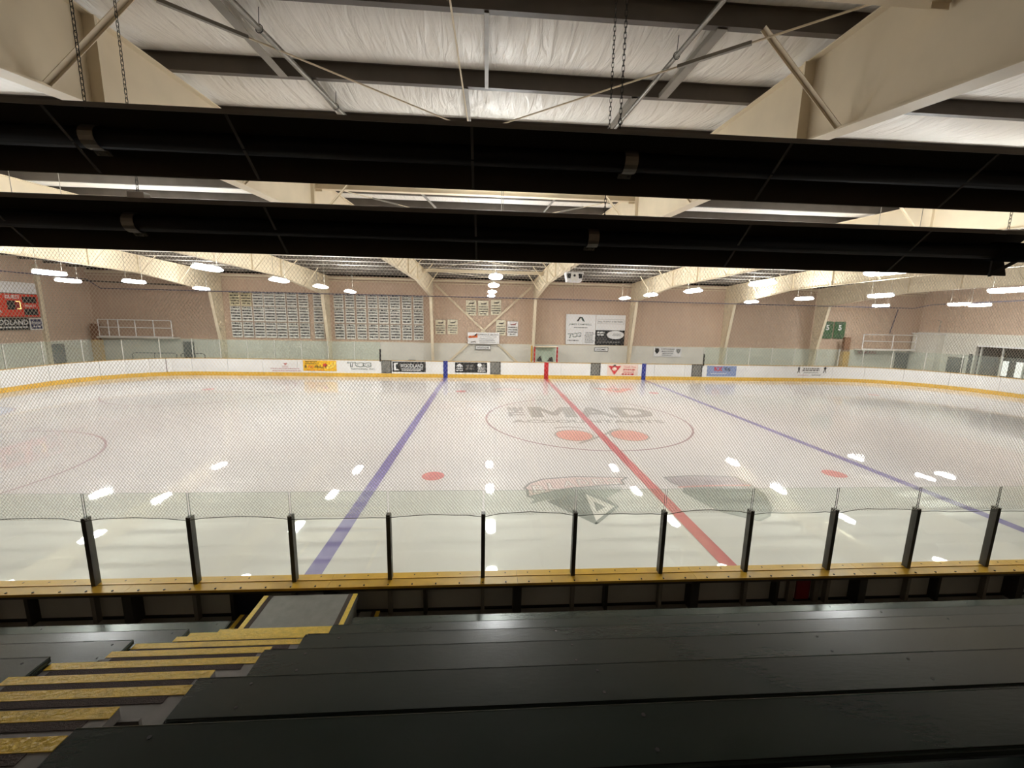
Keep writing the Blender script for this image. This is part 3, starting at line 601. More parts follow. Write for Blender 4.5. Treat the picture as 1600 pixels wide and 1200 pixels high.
sn = thing('safety_net', (1, 4.88, 2.0), 'fine pale mesh safety net hanging above the near glass', 'net')
tag(net(-9.0, 11.0, 2.0, 5.5, 4.88, 0.040, 0.053, 0.0016).build('mesh', NETM, sn), kind='stuff')
pts = []; 
for k in range(-8, 10):
    x = -0.01+1.22*k; sag = random.uniform(-0.05, 0.03)
    for i in range(6):
        u = i/6.0; pts.append((x+1.22*u, 4.885, 1.97+random.uniform(-0.008, 0.008)+(0.015 if i else 0)-sag*4*u*(1-u)))
m1 = MB(); m1.tube(pts, 0.0045, 5); m1.build('hem_cord', BRONZE, sn)
m1 = MB(); m1.tube([(-9, 4.88, 5.5), (11, 4.88, 5.5)], 0.006, 5); m1.build('top_cable', BRONZE, sn)

# ------------------------------------------------------------------ far boards (with the curved corners)
def resample(path):
    L = [0.0]
    for a, b in zip(path, path[1:]): L.append(L[-1]+math.hypot(b[0]-a[0], b[1]-a[1]))
    return L
PL = resample(PATH)
def at(s):
    s = max(0, min(PL[-1], s))
    for i in range(len(PL)-1):
        if PL[i] <= s <= PL[i+1]+1e-9:
            t = (s-PL[i])/max(1e-9, PL[i+1]-PL[i]); a, b = PATH[i], PATH[i+1]
            d = Vector((b[0]-a[0], b[1]-a[1])).normalized(); return Vector((a[0]+(b[0]-a[0])*t, a[1]+(b[1]-a[1])*t)), Vector((d.y, -d.x))  # inward normal (towards the ice)
    return Vector(PATH[-1]), Vector((-1, 0))
S0 = PL[19]; SX = PATH[19][0]      # start of the straight far side
def s_of_x(x):
    best = min(range(0, int(PL[-1]*50)), key=lambda i: abs(at(i/50.0)[0].x-x)+(0 if at(i/50.0)[0].y > 24 else 99)); return best/50.0
HB = 1.25
fb = thing('far_dasher_boards', (X0, YF, 0), 'white far rink boards with yellow kick plate and adverts', 'rink boards')
def strip_seg(s0, s1, off0, off1, z0, z1, mt, name, parent, maxl=0.9):
    n = max(1, int((s1-s0)/maxl)); m1 = MB(); vs = []; fs = []
    for i in range(n+1):
        p, nn = at(s0+(s1-s0)*i/n)
        for o, z in ((off0, z0), (off1, z0), (off1, z1), (off0, z1)): q = p+nn*o; vs.append((q.x, q.y, z))
    for i in range(n):
        for k in range(4): fs.append((i*4+k, i*4+(k+1) % 4, i*4+4+(k+1) % 4, i*4+4+k))
    fs += [(0, 3, 2, 1) if False else (3, 2, 1, 0), (n*4, n*4+1, n*4+2, n*4+3)]
    m1.add(vs, fs); return m1.build(name, mt, parent)
s = 0.0
off = (S0-(SX-(X0-7.62*3-0.4))) % 2.44
s = -(2.44-off) if off else 0.0
while s < PL[-1]-0.1:
    a, b = max(0, s), min(PL[-1], s+2.44)
    if b-a > 0.2:
        strip_seg(a+0.008, b-0.008, -0.06, 0.0, 0.0, HB-0.03, BOARD, 'board_panel', fb); strip_seg(a+0.003, b-0.003, 0.001, 0.016, 0.0, 0.27, KICK, 'kick_plate', fb); strip_seg(a+0.003, b-0.003, -0.12, 0.02, HB-0.03, HB, YEL, 'cap_rail', fb)
    s += 2.44
s1g = s_of_x(-7.75); s2g = s_of_x(16.95)
for lo, hi in ((0.0, s1g), (s2g, PL[-1])):
    n = int((hi-lo)/1.83); 
    for k in range(n):
        a = lo+(hi-lo)*k/n; b = lo+(hi-lo)*(k+1)/n
        strip_seg(a+0.03, b-0.03, -0.062, -0.05, HB+0.005, 2.58, FGLASS, 'glass_pane', fb, 0.7)
        strip_seg(a-0.02 if a > 0.02 else 0, a+0.02, -0.08, -0.03, HB, 2.62, ALU, 'glass_post', fb)
def fbox(name, x0, x1, z0, z1, mt, d=0.006, parent=None): m1 = MB(); m1.box(x0, x1, YF-d, YF+0.001, z0, z1); return m1.build(name, mt, parent or fb)
for x, mt, wd in ((X0-7.62, BLUE, 0.16), (X0, RED, 0.16), (X0+7.62, BLUE, 0.16)): fbox('line_stripe', x-wd, x+wd, 0.0, HB+0.01, mt, 0.022)
for x in (X0-27.2, X0+27.2):
    s = s_of_x(x); strip_seg(s-0.07, s+0.07, 0.0, 0.022, 0.0, HB, DARKLINE, 'goal_stripe', fb)
for a, b in ((-7.71, -6.97), (0.36, 1.13), (8.06, 8.81), (16.07, 16.9)):
    g = fbox('bench_gate', a, b, 0.30, HB+0.005, DGATE, 0.02); m1 = MB(); m1.box(a+0.05, b-0.05, YF-0.03, YF-0.02, 0.36, HB-0.06); m1.build('gate_panel', mat('gate_scuffed_panel', (120, 118, 112), 0.6, var=0.25, scale=3), g)
    m1 = MB(); m1.box(b-0.07, b, YF-0.035, YF-0.02, 0.30, HB); m1.build('gate_post', BLK, g)
for x in (-7.78, 16.98): m1 = MB(); m1.box(x-0.05, x+0.05, YF-0.02, YF+0.06, HB-0.1, 2.08); m1.build('corner_post', BLK, fb)
R9 = random.Random(3)
def advert(x0, x1, z0, z1, mt):
    return fbox('advert_panel', x0, x1, z0, z1, mt, 0.006)
def letters(parent, body, x, z, wd, hh, mt, bold=0.0, y=YF-0.012, shear=0.0): m1 = MB(); put_text(m1, body, (x, y, z), RX, UZ, wd, hh, bold, shear); return m1.build('lettering', mt, parent)
def fine(parent, lines, x, z, wd, hh, gap, mt, y=YF-0.012):
    m1 = MB()
    for k in range(lines): bars(m1, (x+R9.uniform(0, wd*0.08), y, z-k*gap), RX, UZ, wd*R9.uniform(0.75, 0.92), hh, R9)
    return m1.build('small_print', mt, parent)
def flat(parent, pts, mt, name='emblem', y=YF-0.011): m1 = MB(); m1.poly([(p[0], y, p[1]) for p in pts]); return m1.build(name, mt, parent)
def flat_disc(parent, cx, cz, rx, rz, mt, name='emblem', y=YF-0.011, n=28): return flat(parent, [(cx+rx*math.cos(2*PI*i/n), cz+rz*math.sin(2*PI*i/n)) for i in range(n)], mt, name, y)
fine(fb, 2, -15.7, 0.52, 2.4, 0.07, 0.16, mat('faded_pink_ink', (200, 160, 165), 0.7)); flat(fb, [(-14.75, 0.95), (-14.45, 0.95), (-14.6, 0.78)], mat('faded_red_ink', (190, 110, 110), 0.7)); fine(fb, 2, -14.85, 0.72, 0.5, 0.04, 0.08, mat('faded_pink_ink', (200, 160, 165), 0.7))
a = advert(-13.34, -10.96, 0.40, 1.17, NFY); letters(a, 'NO', -12.98, 0.60, 0.42, 0.2, CTRED, 0.02); letters(a, 'FRILLS', -12.52, 0.60, 0.85, 0.2, INK, 0.02); fine(a, 2, -13.25, 1.05, 0.95, 0.06, 0.14, INK); letters(a, '8', -13.25, 0.62, 0.16, 0.2, INK, 0.03); flat_disc(a, -11.78, 0.84, 0.17, 0.12, CTRED); fine(a, 1, -13.2, 0.45, 1.6, 0.05, 0.1, ORANGE)
ban = lambda t, r: (-11.52+r*math.cos(t), 1.08+r*0.95*math.sin(t))
for r0, r1 in ((0.40, 0.56), (0.24, 0.36)):
    A = [-2.2+2.2*i/10 for i in range(11)]; flat(a, [ban(t, r1) for t in A]+[ban(t, r0) for t in A[::-1]], BANANA, 'banana_picture', YF-0.011)
    m1 = MB()
    for t0, t1 in zip(A, A[1:]): p, q = ban(t0, r1), ban(t1, r1); m1.beam((p[0], YF-0.0125, p[1]), (q[0], YF-0.0125, q[1]), 0.002, 0.018)
    m1.build('banana_outline', ORANGE, a)
for k, ch in enumerate('TCG'): letters(fb, ch, -10.2+0.56*k, 0.72, 0.62, 0.36, GREENINK, 0.05, shear=0.1); letters(fb, ch, -10.13+0.56*k, 0.77, 0.5, 0.28, SIGNW, 0.0, YF-0.016, 0.1)
letters(fb, 'NATIONAL INC.', -9.9, 0.52, 1.75, 0.13, GREENINK, 0.01)
a = advert(-6.90, -4.47, 0.40, 1.17, INK); letters(a, 'WOODLAND', -6.35, 0.72, 1.7, 0.30, SIGNW, 0.01); flat(a, [(-6.8, 1.05), (-6.5, 1.1), (-6.5, 1.0), (-6.65, 0.97), (-6.65, 0.62), (-6.45, 0.6), (-6.45, 0.52), (-6.8, 0.5)], SIGNW); fine(a, 2, -6.3, 0.60, 1.7, 0.06, 0.11, SIGNW)
letters(fb, 'AREA', -5.75, HB+0.0, 0.6, 0.10, INK, 0.02, YF-0.021)
a = advert(-2.28, 0.12, 0.40, 1.17, INK); flat(a, [(-2.2, 0.9), (-1.95, 1.1), (-1.7, 0.9)], SIGNW); fine(a, 3, -2.2, 0.8, 0.55, 0.08, 0.14, SIGNW); fine(a, 2, -1.5, 0.85, 0.75, 0.14, 0.22, INKG); flat_disc(a, -0.45, 0.98, 0.16, 0.15, SIGNW); flat_disc(a, -0.15, 0.95, 0.14, 0.13, INKG); fine(a, 3, -0.6, 0.72, 0.65, 0.07, 0.12, SIGNW)
a = advert(9.36, 11.78, 0.32, 1.16, PALEPINK); flat(a, [(9.43, 1.05), (9.92, 0.36), (10.42, 1.05)], CTRED); flat_disc(a, 9.92, 0.82, 0.19, 0.14, PALEPINK, 'emblem', YF-0.013); flat_disc(a, 9.92, 1.09, 0.10, 0.07, GREENINK, 'emblem', YF-0.013); letters(a, 'Thank You', 10.6, 0.92, 1.0, 0.14, CTRED); fine(a, 1, 10.55, 0.72, 1.1, 0.11, 0.1, CTRED); fine(a, 1, 10.55, 0.55, 1.1, 0.06, 0.1, CTRED); fine(a, 1, 10.5, 0.36, 1.15, 0.12, 0.1, CTRED)
a = advert(17.31, 19.70, 0.33, 1.15, KXBLUE); letters(a, 'KX', 17.9, 0.74, 0.68, 0.34, CTRED, 0.03); letters(a, '96', 18.68, 0.72, 0.5, 0.34, INK, 0.0, shear=0.15); fine(a, 1, 17.6, 0.52, 1.7, 0.06, 0.1, SIGNW)
def runner(parent, x, z, s, mt, y=YF-0.011): flat(parent, [(x, z), (x+0.1*s, z+0.22), (x+0.02*s, z+0.4), (x+0.16*s, z+0.5), (x+0.3*s, z+0.42), (x+0.24*s, z+0.26), (x+0.32*s, z+0.02), (x+0.24*s, z), (x+0.17*s, z+0.2), (x+0.08*s, z)], mt, 'player_figure', y)
fine(fb, 2, 25.15, 0.98, 1.6, 0.11, 0.14, INKG); fine(fb, 1, 25.2, 0.68, 1.6, 0.05, 0.1, INKG); fine(fb, 1, 24.8, 0.48, 1.1, 0.05, 0.1, mat('faded_pink_ink', (200, 160, 165), 0.7)); fine(fb, 1, 26.0, 0.48, 0.9, 0.08, 0.1, INKG); runner(fb, 24.75, 0.68, 0.7, INK); runner(fb, 27.2, 0.70, -0.9, INK)

# cable that carries the end nets, following the far boards
t = thing('net_cable', (X0, YF+0.2, 5.9), 'dark blue net cable strung along the far boards and stepping up at the corners', 'cable')
m1 = MB(); m1.tube([(-27.0, 24.6, 6.55), (-27.0, 29.8, 6.55), (-26.7, 30.4, 6.0), (-19, 30.5, 5.98), (4.3, 30.5, 5.99), (21, 30.5, 5.95), (34.0, 30.5, 5.93), (34.6, 29.8, 6.2), (34.2, 22.0, 6.33)], 0.028, 6); m1.build('cable', NAVYCABLE, t)
for x in (-13.0, -1.5, 6.5, 15.5): m1 = MB(); m1.tube([(x, 30.5, 5.98), (x, 30.5, ztop(30.5))], 0.008, 5); m1.build('drop_wire', BLK, t)
m1 = MB(); m1.tube([(35.0, 32.7, 5.9), (34.6, 32.7, 3.9)], 0.035, 6); m1.build('drop_pipe', NAVYCABLE, t)
m1 = MB(); m1.tube([(-29.7, 31.9, 6.6), (-22.0, 32.8, 6.45)], 0.05, 6); simple('duct_pipe', m1, PURLIN, 'dark pipe under the roof beside the scoreboard corner', 'pipe', (-26, 32.4, 6.5))

# ------------------------------------------------------------------ bleachers
ROWY = [4.27, 3.68, 3.11, 2.53, 1.945, 1.36, 0.78, 0.2]; ROWZ = [1.07, 1.47, 1.86, 2.25, 2.62, 3.0, 3.38, 3.76]
def bleacher(xa, xb, rows, label):
    t = thing('bleacher', ((xa+xb)/2, 2.5, FLZ), label, 'bleacher', 'dark green wooden bleachers')
    for k in rows:
        y, z = ROWY[k], ROWZ[k]; m1 = MB(); L = xb-xa; nseg = 3 if L > 9 else 2
        bm = bmesh.new(); bmesh.ops.create_cube(bm, size=1.0)
        for v in bm.verts: v.co = Vector((v.co.x*L, v.co.y*0.235, v.co.z*0.042))
        bmesh.ops.bevel(bm, geom=list(bm.edges), offset=0.010, segments=3, affect='EDGES')
        me_v = [v.co.copy() for v in bm.verts]; idx = {v: i for i, v in enumerate(bm.verts)}; fs = [tuple(idx[v] for v in f.verts) for f in bm.faces]; bm.free()
        m1.add([(v.x+(xa+xb)/2, v.y+y-0.1175, v.z+z-0.021) for v in me_v], fs); sp = m1.build('seat_plank', GREEN, t, smooth=False)
        m1 = MB(); m1.prism([(y-0.012, z-0.001), (y-0.003, z-0.0045), (y+0.0008, z-0.012), (y+0.0002, z-0.003), (y-0.004, z+0.0006)], 'x', xa+0.01, xb-0.01); m1.build('rounded_edge', GREEN, sp)
        m1 = MB(); bx = xa+0.3
        while bx < xb:
            for dy in (-0.05, -0.18): m1.tube([(bx, y+dy, z-0.002), (bx, y+dy, z+0.002)], 0.008, 8)
            bx += 1.83
        tag(m1.build('plank_bolts', BLK, sp), kind='stuff')
        if k > 0:
            m1 = MB(); m1.box(xa, xb, y-0.56 if k < 7 else y-0.4, y-0.30, z-0.42, z-0.385); m1.build('foot_board', GREEN, t)
    x = xa+0.25
    while x < xb+0.01:
        m1 = MB(); y0, z0 = ROWY[rows[0]]-0.12, ROWZ[rows[0]]-0.16; y1, z1 = ROWY[rows[-1]]-0.12, ROWZ[rows[-1]]-0.16
        m1.prism([(y0+0.05, FLZ), (y0+0.05, z0), (y1, z1), (y1-0.1, z1), (y1-0.1, FLZ)], 'x', x-0.02, x+0.02); m1.build('support_stringer', BLK, t); x += 2.2
    return t
bleacher(-1.50, 10.6, list(range(8)), 'dark green wooden bleacher on the red-line side of the yellow aisle stairs')
bleacher(-10.6, -2.85, list(range(6)), 'dark green wooden bleacher on the scoreboard side of the yellow aisle stairs')

# aisle stairs
st = thing('aisle_stairs', (-2.18, 2.6, FLZ), 'aisle stairs with yellow nosings and brown anti-slip strips', 'stairs')
sy = [3.93, 3.66, 3.39, 3.10, 2.81, 2.51, 2.21, 1.92, 1.63, 1.34, 1.05, 0.76]
for k, y in enumerate(sy):
    z = 1.24+0.1935*k; odd = k % 2 == 1; xa, xb = (-2.84, -1.51) if odd else (-2.75, -1.6)
    m1 = MB(); m1.box(xa, xb, y-0.31, y-0.0, z-0.05, z); tr = m1.build('tread', GTREAD, st)
    m1 = MB(); m1.box(xa, xb, y-0.05, y+0.004, z, z+0.004); m1.build('yellow_nosing', YSTEP, tr)
    m1 = MB(); m1.box(xa+0.05, xb-0.08, y-0.092, y-0.052, z, z+0.003); m1.build('anti_slip_strip', BROWN, tr)
    m1 = MB(); m1.box(-2.84, -1.51, y-0.02, y-0.005, z-0.2, z-0.05); m1.build('riser', YSTEP if k < 2 else GTREAD, st)
for x in (-2.81, -1.54):
    m1 = MB(); m1.prism([(4.0, FLZ), (4.0, 1.0), (0.6, 3.25), (0.4, 3.25), (0.4, FLZ)], 'x', x-0.01 if x < -2 else x-0.015, x+0.01); m1.build('side_stringer', BLK, st)
pf = thing('gate_platform', (-2.14, 4.4, FLZ), 'grey platform with yellow and brown edge strips between aisle stairs and boards', 'platform')
m1 = MB(); m1.box(-2.72, -1.58, 3.98, 4.70, 0.98, 1.05); m1.build('deck', GTREAD, pf)
for a, b, c, d in ((-2.72, -2.665, -2.66, -2.61), (-1.635, -1.58, -1.69, -1.64)):
    m1 = MB(); m1.box(a, b, 3.98, 4.70, 1.05, 1.055); m1.build('yellow_edge', YSTEP, pf); m1 = MB(); m1.box(c, d, 3.98, 4.70, 1.05, 1.054); m1.build('anti_slip_strip', BROWN, pf)
m1 = MB(); m1.box(-2.70, -1.60, 4.0, 4.68, FLZ, 0.98); m1.build('platform_base', CONC, pf)
for a, b, s in ((-3.06, -2.72, -1), (-1.58, -1.33, 1)):
    m1 = MB(); m1.box(a, b, 4.3, 4.76, FLZ, 0.75); lo = m1.build('side_step', CONC, pf)
    e = a if s < 0 else b; m1 = MB(); m1.box(min(e, e-s*0.05), max(e, e-s*0.05), 4.3, 4.76, 0.75, 0.755); m1.build('yellow_edge', YSTEP, lo); m1 = MB(); m1.box(min(e-s*0.055, e-s*0.1), max(e-s*0.055, e-s*0.1), 4.3, 4.76, 0.75, 0.754); m1.build('anti_slip_strip', BROWN, lo)

# ------------------------------------------------------------------ banners on the far wall
BY = WY-0.075
def banner(x0, x1, z0, z1, mt, lines, label, group, name='banner', ink=INK, emblem=None):
    m1 = MB(); n = 6; vs = []
    for i in range(n+1):
        x = x0+(x1-x0)*i/n; dy = 0.012*math.sin(i*1.9+x0*3)
        for z in (z0, z1): vs += [(x, BY+dy, z), (x, BY+dy+0.006, z)]
    fs = []
    for i in range(n):
        o = i*4; fs += [(o, o+4, o+6, o+2), (o+1, o+3, o+7, o+5), (o+2, o+6, o+7, o+3), (o, o+1, o+5, o+4)]
    fs += [(0, 2, 3, 1), (n*4, n*4+1, n*4+3, n*4+2)]
    t = thing(name, ((x0+x1)/2, BY, z0), label, 'banner', group); m1.add(vs, fs); m1.build('sheet', mt, t)
    m1 = MB(); m1.tube([(x0, BY+0.004, z1), (x1, BY+0.004, z1)], 0.012, 6); m1.build('top_rod', GREYST, t)
    W = x1-x0; H = z1-z0; nl = len(lines); tops = H*(0.66 if emblem else 1.0)
    for i, ln in enumerate(lines):
        hh = tops*0.118 if nl > 4 else tops*0.13; z = z0+tops*(0.86-0.19*i) if nl > 4 else z0+tops*(0.82-0.23*i); wd = min(W*0.88, len(ln)*hh*0.95)
        m1 = MB(); put_text(m1, ln, ((x0+x1)/2-wd/2, BY-0.02, z), RX, UZ, wd, hh, 0.045); m1.build('lettering', ink, t)
    if emblem:
        c = (x0+x1)/2; zz = z0+H*0.78; m1 = MB(); m1.poly([(c-0.22*W, BY-0.02, zz-0.04), (c+0.24*W, BY-0.02, zz-0.03), (c+0.34*W, BY-0.02, zz+0.12), (c+0.12*W, BY-0.02, zz+0.05), (c-0.2*W, BY-0.02, zz+0.04)]); m1.build('emblem', emblem, t)
    return t
colsL = [(-19.7,-18.94),(-18.85,-18.08),(-17.99,-17.22),(-17.15,-16.36),(-16.31,-15.54),(-15.44,-14.69),(-14.57,-13.82),(-13.46,-12.73)]
colsR = [(-11.9,-11.16),(-11.01,-10.32),(-10.18,-9.44),(-9.29,-8.54),(-8.45,-7.7),(-7.6,-6.8),(-6.65,-5.9),(-5.75,-4.97)]
RZ = [(5.05, 6.12), (3.88, 5.0), (2.62, 3.80)]; RNm = ['top', 'middle', 'bottom']
L2 = ['MINOR MIDGET', 'MAJOR BANTAM', 'PEEWEE A', 'MIDGET A', 'BANTAM A', 'ATOM AE', 'JUVENILE', 'NOVICE A']; L3 = ['LAKESHORE', 'BANTAM', 'EASTERN', 'ONTARIO']
for bi, cols in enumerate((colsL, colsR)):
    for ci, (a, b) in enumerate(cols):
        for ri, (z0, z1) in enumerate(RZ):
            yel = bi == 0 and ri == 0 and ci < 2; yr0 = 72+(ci*5+ri*7+bi*3) % 26
            lines = ['O.M.H.A.' if bi == 0 else 'L.M.H.L.', L2[(ci*3+ri*5+bi) % 8], L3[(ci+ri) % 4], 'CHAMPIONS', ('19%d-19%d' if bi == 0 and not yel else '%d-%d') % (yr0, yr0+1)]
            where = ('from the column beside the bare tan wall' if bi == 0 else 'from the column between the banner blocks')
            banner(a, b, z0, z1, BANNERY if yel else BANNER, lines, '%s championship banner, %s %s, %s row' % ('yellowed white' if yel else 'white', ORD[ci], where, RNm[ri]), 'championship banners in the %s block' % ['outer', 'inner'][bi])
MIDB = [(-1.61,-0.79,4.67,5.88,'over the crossed brace, first of three from the banner side'),(-0.64,0.19,4.67,5.86,'over the crossed brace, middle one of three'),(0.38,1.21,4.75,5.96,'over the crossed brace, third from the banner side'),
        (-4.05,-3.24,3.13,4.28,'beside the frame column next to the championship banners'),(-3.08,-2.27,3.15,4.32,'second from the championship banners, below the crossed brace'),(0.81,1.60,3.12,4.35,'partly behind the white club sign'),(1.74,2.60,3.08,4.27,'with a dark red emblem beside the white club sign')]
for i, (a, b, z0, z1, lab) in enumerate(MIDB):
    banner(a, b, z0, z1, CREAM if i != 6 else SIGNW, ['JUNIOR C', 'O.H.A. LEAGUE', 'CHAMPIONS', '%d-%d' % (78+3*i, 79+3*i)], 'small cream club banner '+lab, 'cream club banners', 'club_banner', emblem=INK if i != 6 else DARKRED)

# ------------------------------------------------------------------ wall signs
def sign(x0, x1, z0, z1, mt, label, y=WY-0.10, frame_m=None, cat='sign', name='wall_sign'):
    t = thing(name, ((x0+x1)/2, y, z0), label, cat); m1 = MB(); m1.box(x0, x1, y, y+0.03, z0, z1); m1.build('panel', mt, t)
    if frame_m:
        m1 = MB(); f = 0.035; m1.box(x0-f, x1+f, y-0.006, y+0.034, z1, z1+f); m1.box(x0-f, x1+f, y-0.006, y+0.034, z0-f, z0); m1.box(x0-f, x0, y-0.006, y+0.034, z0, z1); m1.box(x1, x1+f, y-0.006, y+0.034, z0, z1); m1.build('border', frame_m, t)
    return t
LY = WY-0.104
g = sign(-0.80, 0.37, 1.99, 2.25, SIGNW, 'white visitor sign with black border under the club sign', WY-0.2, INK); letters(g, 'VISITOR', -0.7, 2.05, 0.97, 0.14, INK, 0.01, WY-0.206)
g = sign(9.02, 10.12, 1.98, 2.24, SIGNW, 'white home sign with black border under the sponsor signs', WY-0.1, INK); letters(g, 'HOME', 9.2, 2.04, 0.74, 0.14, INK, 0.01, WY-0.106)
g = sign(-1.45, 1.09, 2.42, 3.34, SIGNW, 'white club sign with an orange emblem where the wall braces cross', WY-0.34, None); yy = WY-0.346
letters(g, 'UXBRIDGE BRUINS', -0.62, 3.1, 1.62, 0.15, INKG, 0.01, yy); letters(g, 'Jr. C Hockey Club', -0.45, 2.93, 1.3, 0.12, INKG, 0.0, yy); fine(g, 3, -0.55, 2.80, 1.55, 0.05, 0.13, INKG, yy)
flat(g, [(-1.4, 2.88), (-0.68, 2.92), (-0.66, 3.05), (-0.70, 3.24), (-0.82, 3.2), (-0.95, 3.08), (-1.38, 3.06)], ORANGE, 'emblem', yy); flat(g, [(-0.95, 3.08), (-0.72, 3.28), (-0.78, 3.05)], INK, 'emblem', yy-0.002); flat(g, [(-1.2, 2.6), (-0.85, 2.66), (-0.78, 2.5), (-0.9, 2.55), (-1.2, 2.5)], INKG, 'emblem', yy)
g = sign(6.52, 8.97, 3.69, 4.94, SIGNW, 'white sponsor sign with black roof-shaped logo', cat='sign'); letters(g, 'JAMES CAMPBELL', 6.75, 4.02, 1.9, 0.18, GREENINK, 0.005, LY); fine(g, 1, 7.1, 3.84, 1.25, 0.07, 0.1, INKG, LY)
flat(g, [(7.38, 4.38), (7.62, 4.74), (7.78, 4.74), (7.62, 4.5), (7.54, 4.38)], INK, 'emblem', LY); flat(g, [(7.70, 4.72), (7.86, 4.74), (8.08, 4.36), (7.9, 4.38)], GREENINK, 'emblem', LY)
g = sign(6.55, 7.98, 2.50, 3.68, SIGNW, 'white sponsor sign with slanting green block letters'); 
for k, ch in enumerate('TCG'): letters(g, ch, 6.66+0.36*k, 3.02+0.05*k, 0.42, 0.36, GREENINK, 0.04, LY, 0.12); letters(g, ch, 6.69+0.36*k, 3.08+0.05*k, 0.33, 0.26, SIGNW, 0.0, LY-0.004, 0.12)
fine(g, 1, 6.65, 2.78, 1.1, 0.08, 0.1, INK, LY)
g = sign(7.99, 8.99, 2.50, 3.68, SIGNW, 'white sponsor sign covered with a grey printed list'); fine(g, 8, 8.1, 3.45, 0.85, 0.07, 0.115, INKG, LY)
g = sign(9.0, 11.47, 3.70, 4.94, SIGNW, 'white sponsor sign with one boxed line of text'); letters(g, 'BALL MURPHY & PARTNERS', 9.2, 4.32, 2.05, 0.14, INK, 0.0, LY)
for z in (4.22, 4.56): m1 = MB(); m1.box(9.12, 11.35, LY-0.002, LY, z, z+0.015); m1.build('rule_line', INKG, g)
for x in (9.12, 11.335): m1 = MB(); m1.box(x, x+0.015, LY-0.002, LY, 4.22, 4.56); m1.build('rule_line', INKG, g)
g = sign(9.0, 11.45, 2.48, 3.69, INK, 'black sponsor sign with a white oval'); flat_disc(g, 10.68, 3.32, 0.72, 0.34, SIGNW, 'oval', LY, 32); fine(g, 2, 10.42, 3.36, 0.85, 0.06, 0.12, INKG, LY-0.003); fine(g, 2, 9.12, 3.45, 0.7, 0.12, 0.2, SIGNW, LY); fine(g, 2, 9.12, 3.02, 0.9, 0.07, 0.14, INKG, LY)
fine(g, 1, 9.15, 2.66, 2.1, 0.12, 0.14, INKG, LY)
g = sign(14.05, 16.43, 1.57, 2.36, SIGNW, 'white minor hockey sign with two shield emblems'); letters(g, 'NORTH DURHAM', 14.68, 2.16, 1.15, 0.12, INK, 0.02, LY); letters(g, 'MINOR HOCKEY', 14.72, 1.98, 1.05, 0.12, INK, 0.02, LY); letters(g, 'ASSOCIATION', 14.8, 1.80, 0.9, 0.12, INK, 0.02, LY); fine(g, 1, 14.7, 1.68, 1.1, 0.05, 0.1, INKG, LY)
flat(g, [(14.15, 2.28), (14.5, 2.28), (14.5, 2.02), (14.33, 1.8), (14.15, 2.02)], INK, 'emblem', LY); flat(g, [(15.95, 2.26), (16.35, 2.26), (16.3, 1.98), (16.15, 1.85), (16.0, 2.0)], INKG, 'emblem', LY)
for k, (a, b) in enumerate(((28.6, 29.6), (29.72, 30.72))):
    t = thing('green_banner', ((a+b)/2, BY, 3.35), ['dark green number banner beside the steel column', 'dark green number banner on the side away from the steel column'][k], 'banner', 'green number banners'); m1 = MB(); m1.box(a, b, BY, BY+0.01, 3.35, 4.78); m1.build('sheet', GREENBAN, t)
    m1 = MB(); put_text(m1, '5', ((a+b)/2-0.14, BY-0.01, 4.05), RX, UZ, 0.3, 0.45, 0.03); m1.build('lettering', SIGNW, t); m1 = MB(); bars(m1, (a+0.15, BY-0.01, 4.6), RX, UZ, 0.7, 0.07, R9); bars(m1, (a+0.15, BY-0.01, 3.6), RX, UZ, 0.7, 0.05, R9); m1.build('small_print', INKG, t)
m1 = MB(); put_text(m1, 'NO SMOKING', (32.2, WY-0.05, 2.08), RX, UZ, 1.7, 0.26, 0.01); simple('wall_lettering', m1, CTRED, 'red no smoking lettering on the white wall under the pipe railing', 'lettering', (33, WY-0.05, 2.1))
# scoreboard and the signs on the end wall (they face the ice, +X)
SXp = WXL+0.14
t = thing('scoreboard', (SXp, 27, 3.98), 'red electronic scoreboard on the end wall under a white panel', 'scoreboard')
def ebox(name, y0, y1, z0, z1, mt, d, parent, x=SXp): m1 = MB(); m1.box(x-0.1, x+d, y0, y1, z0, z1); return m1.build(name, mt, parent)
def etext(parent, body, y, z, wd, hh, mt, bold=0.02, x=SXp+0.02, name='lettering'): m1 = MB(); put_text(m1, body, (x, y, z), UY, UZ, wd, hh, bold); return m1.build(name, mt, parent)
ebox('cabinet', 24.0, 29.2, 3.98, 5.40, SCORE, 0.0, t)
etext(t, 'GUEST', 27.32, 5.10, 0.82, 0.22, SIGNW, 0.03); etext(t, 'HOME', 24.9, 5.10, 0.75, 0.22, SIGNW, 0.03)
for y in (27.40, 24.9): ebox('digit_window', y, y+0.42, 4.42, 4.98, INK, 0.012, t); ebox('digit_window', y+0.44, y+0.78, 4.42, 4.98, DARKRED, 0.012, t)
for y0, y1, z0, z1 in ((27.86, 28.12, 4.92, 4.96), (28.09, 28.13, 4.48, 4.96), (27.9, 28.13, 4.46, 4.5)): ebox('lit_segment', y0, y1, z0, z1, DIGIT, 0.02, t)
for y in (28.28, 24.05):
    for z0, z1 in ((4.86, 5.26), (4.08, 4.5)): ebox('penalty_window', y, y+0.8, z0, z1, INK, 0.012, t)
    etext(t, 'PENALTY', y+0.08, 4.6, 0.66, 0.14, SIGNW, 0.02)
for y in (26.2, 26.55, 26.9): ebox('clock_window', y-0.35, y-0.05, 4.55, 5.1, INK, 0.012, t)
etext(t, 'PERIOD A', 26.15, 4.2, 0.9, 0.2, SIGNW, 0.03)
ebox('frame_trim', 24.0, 29.22, 3.94, 3.985, INK, 0.01, t)
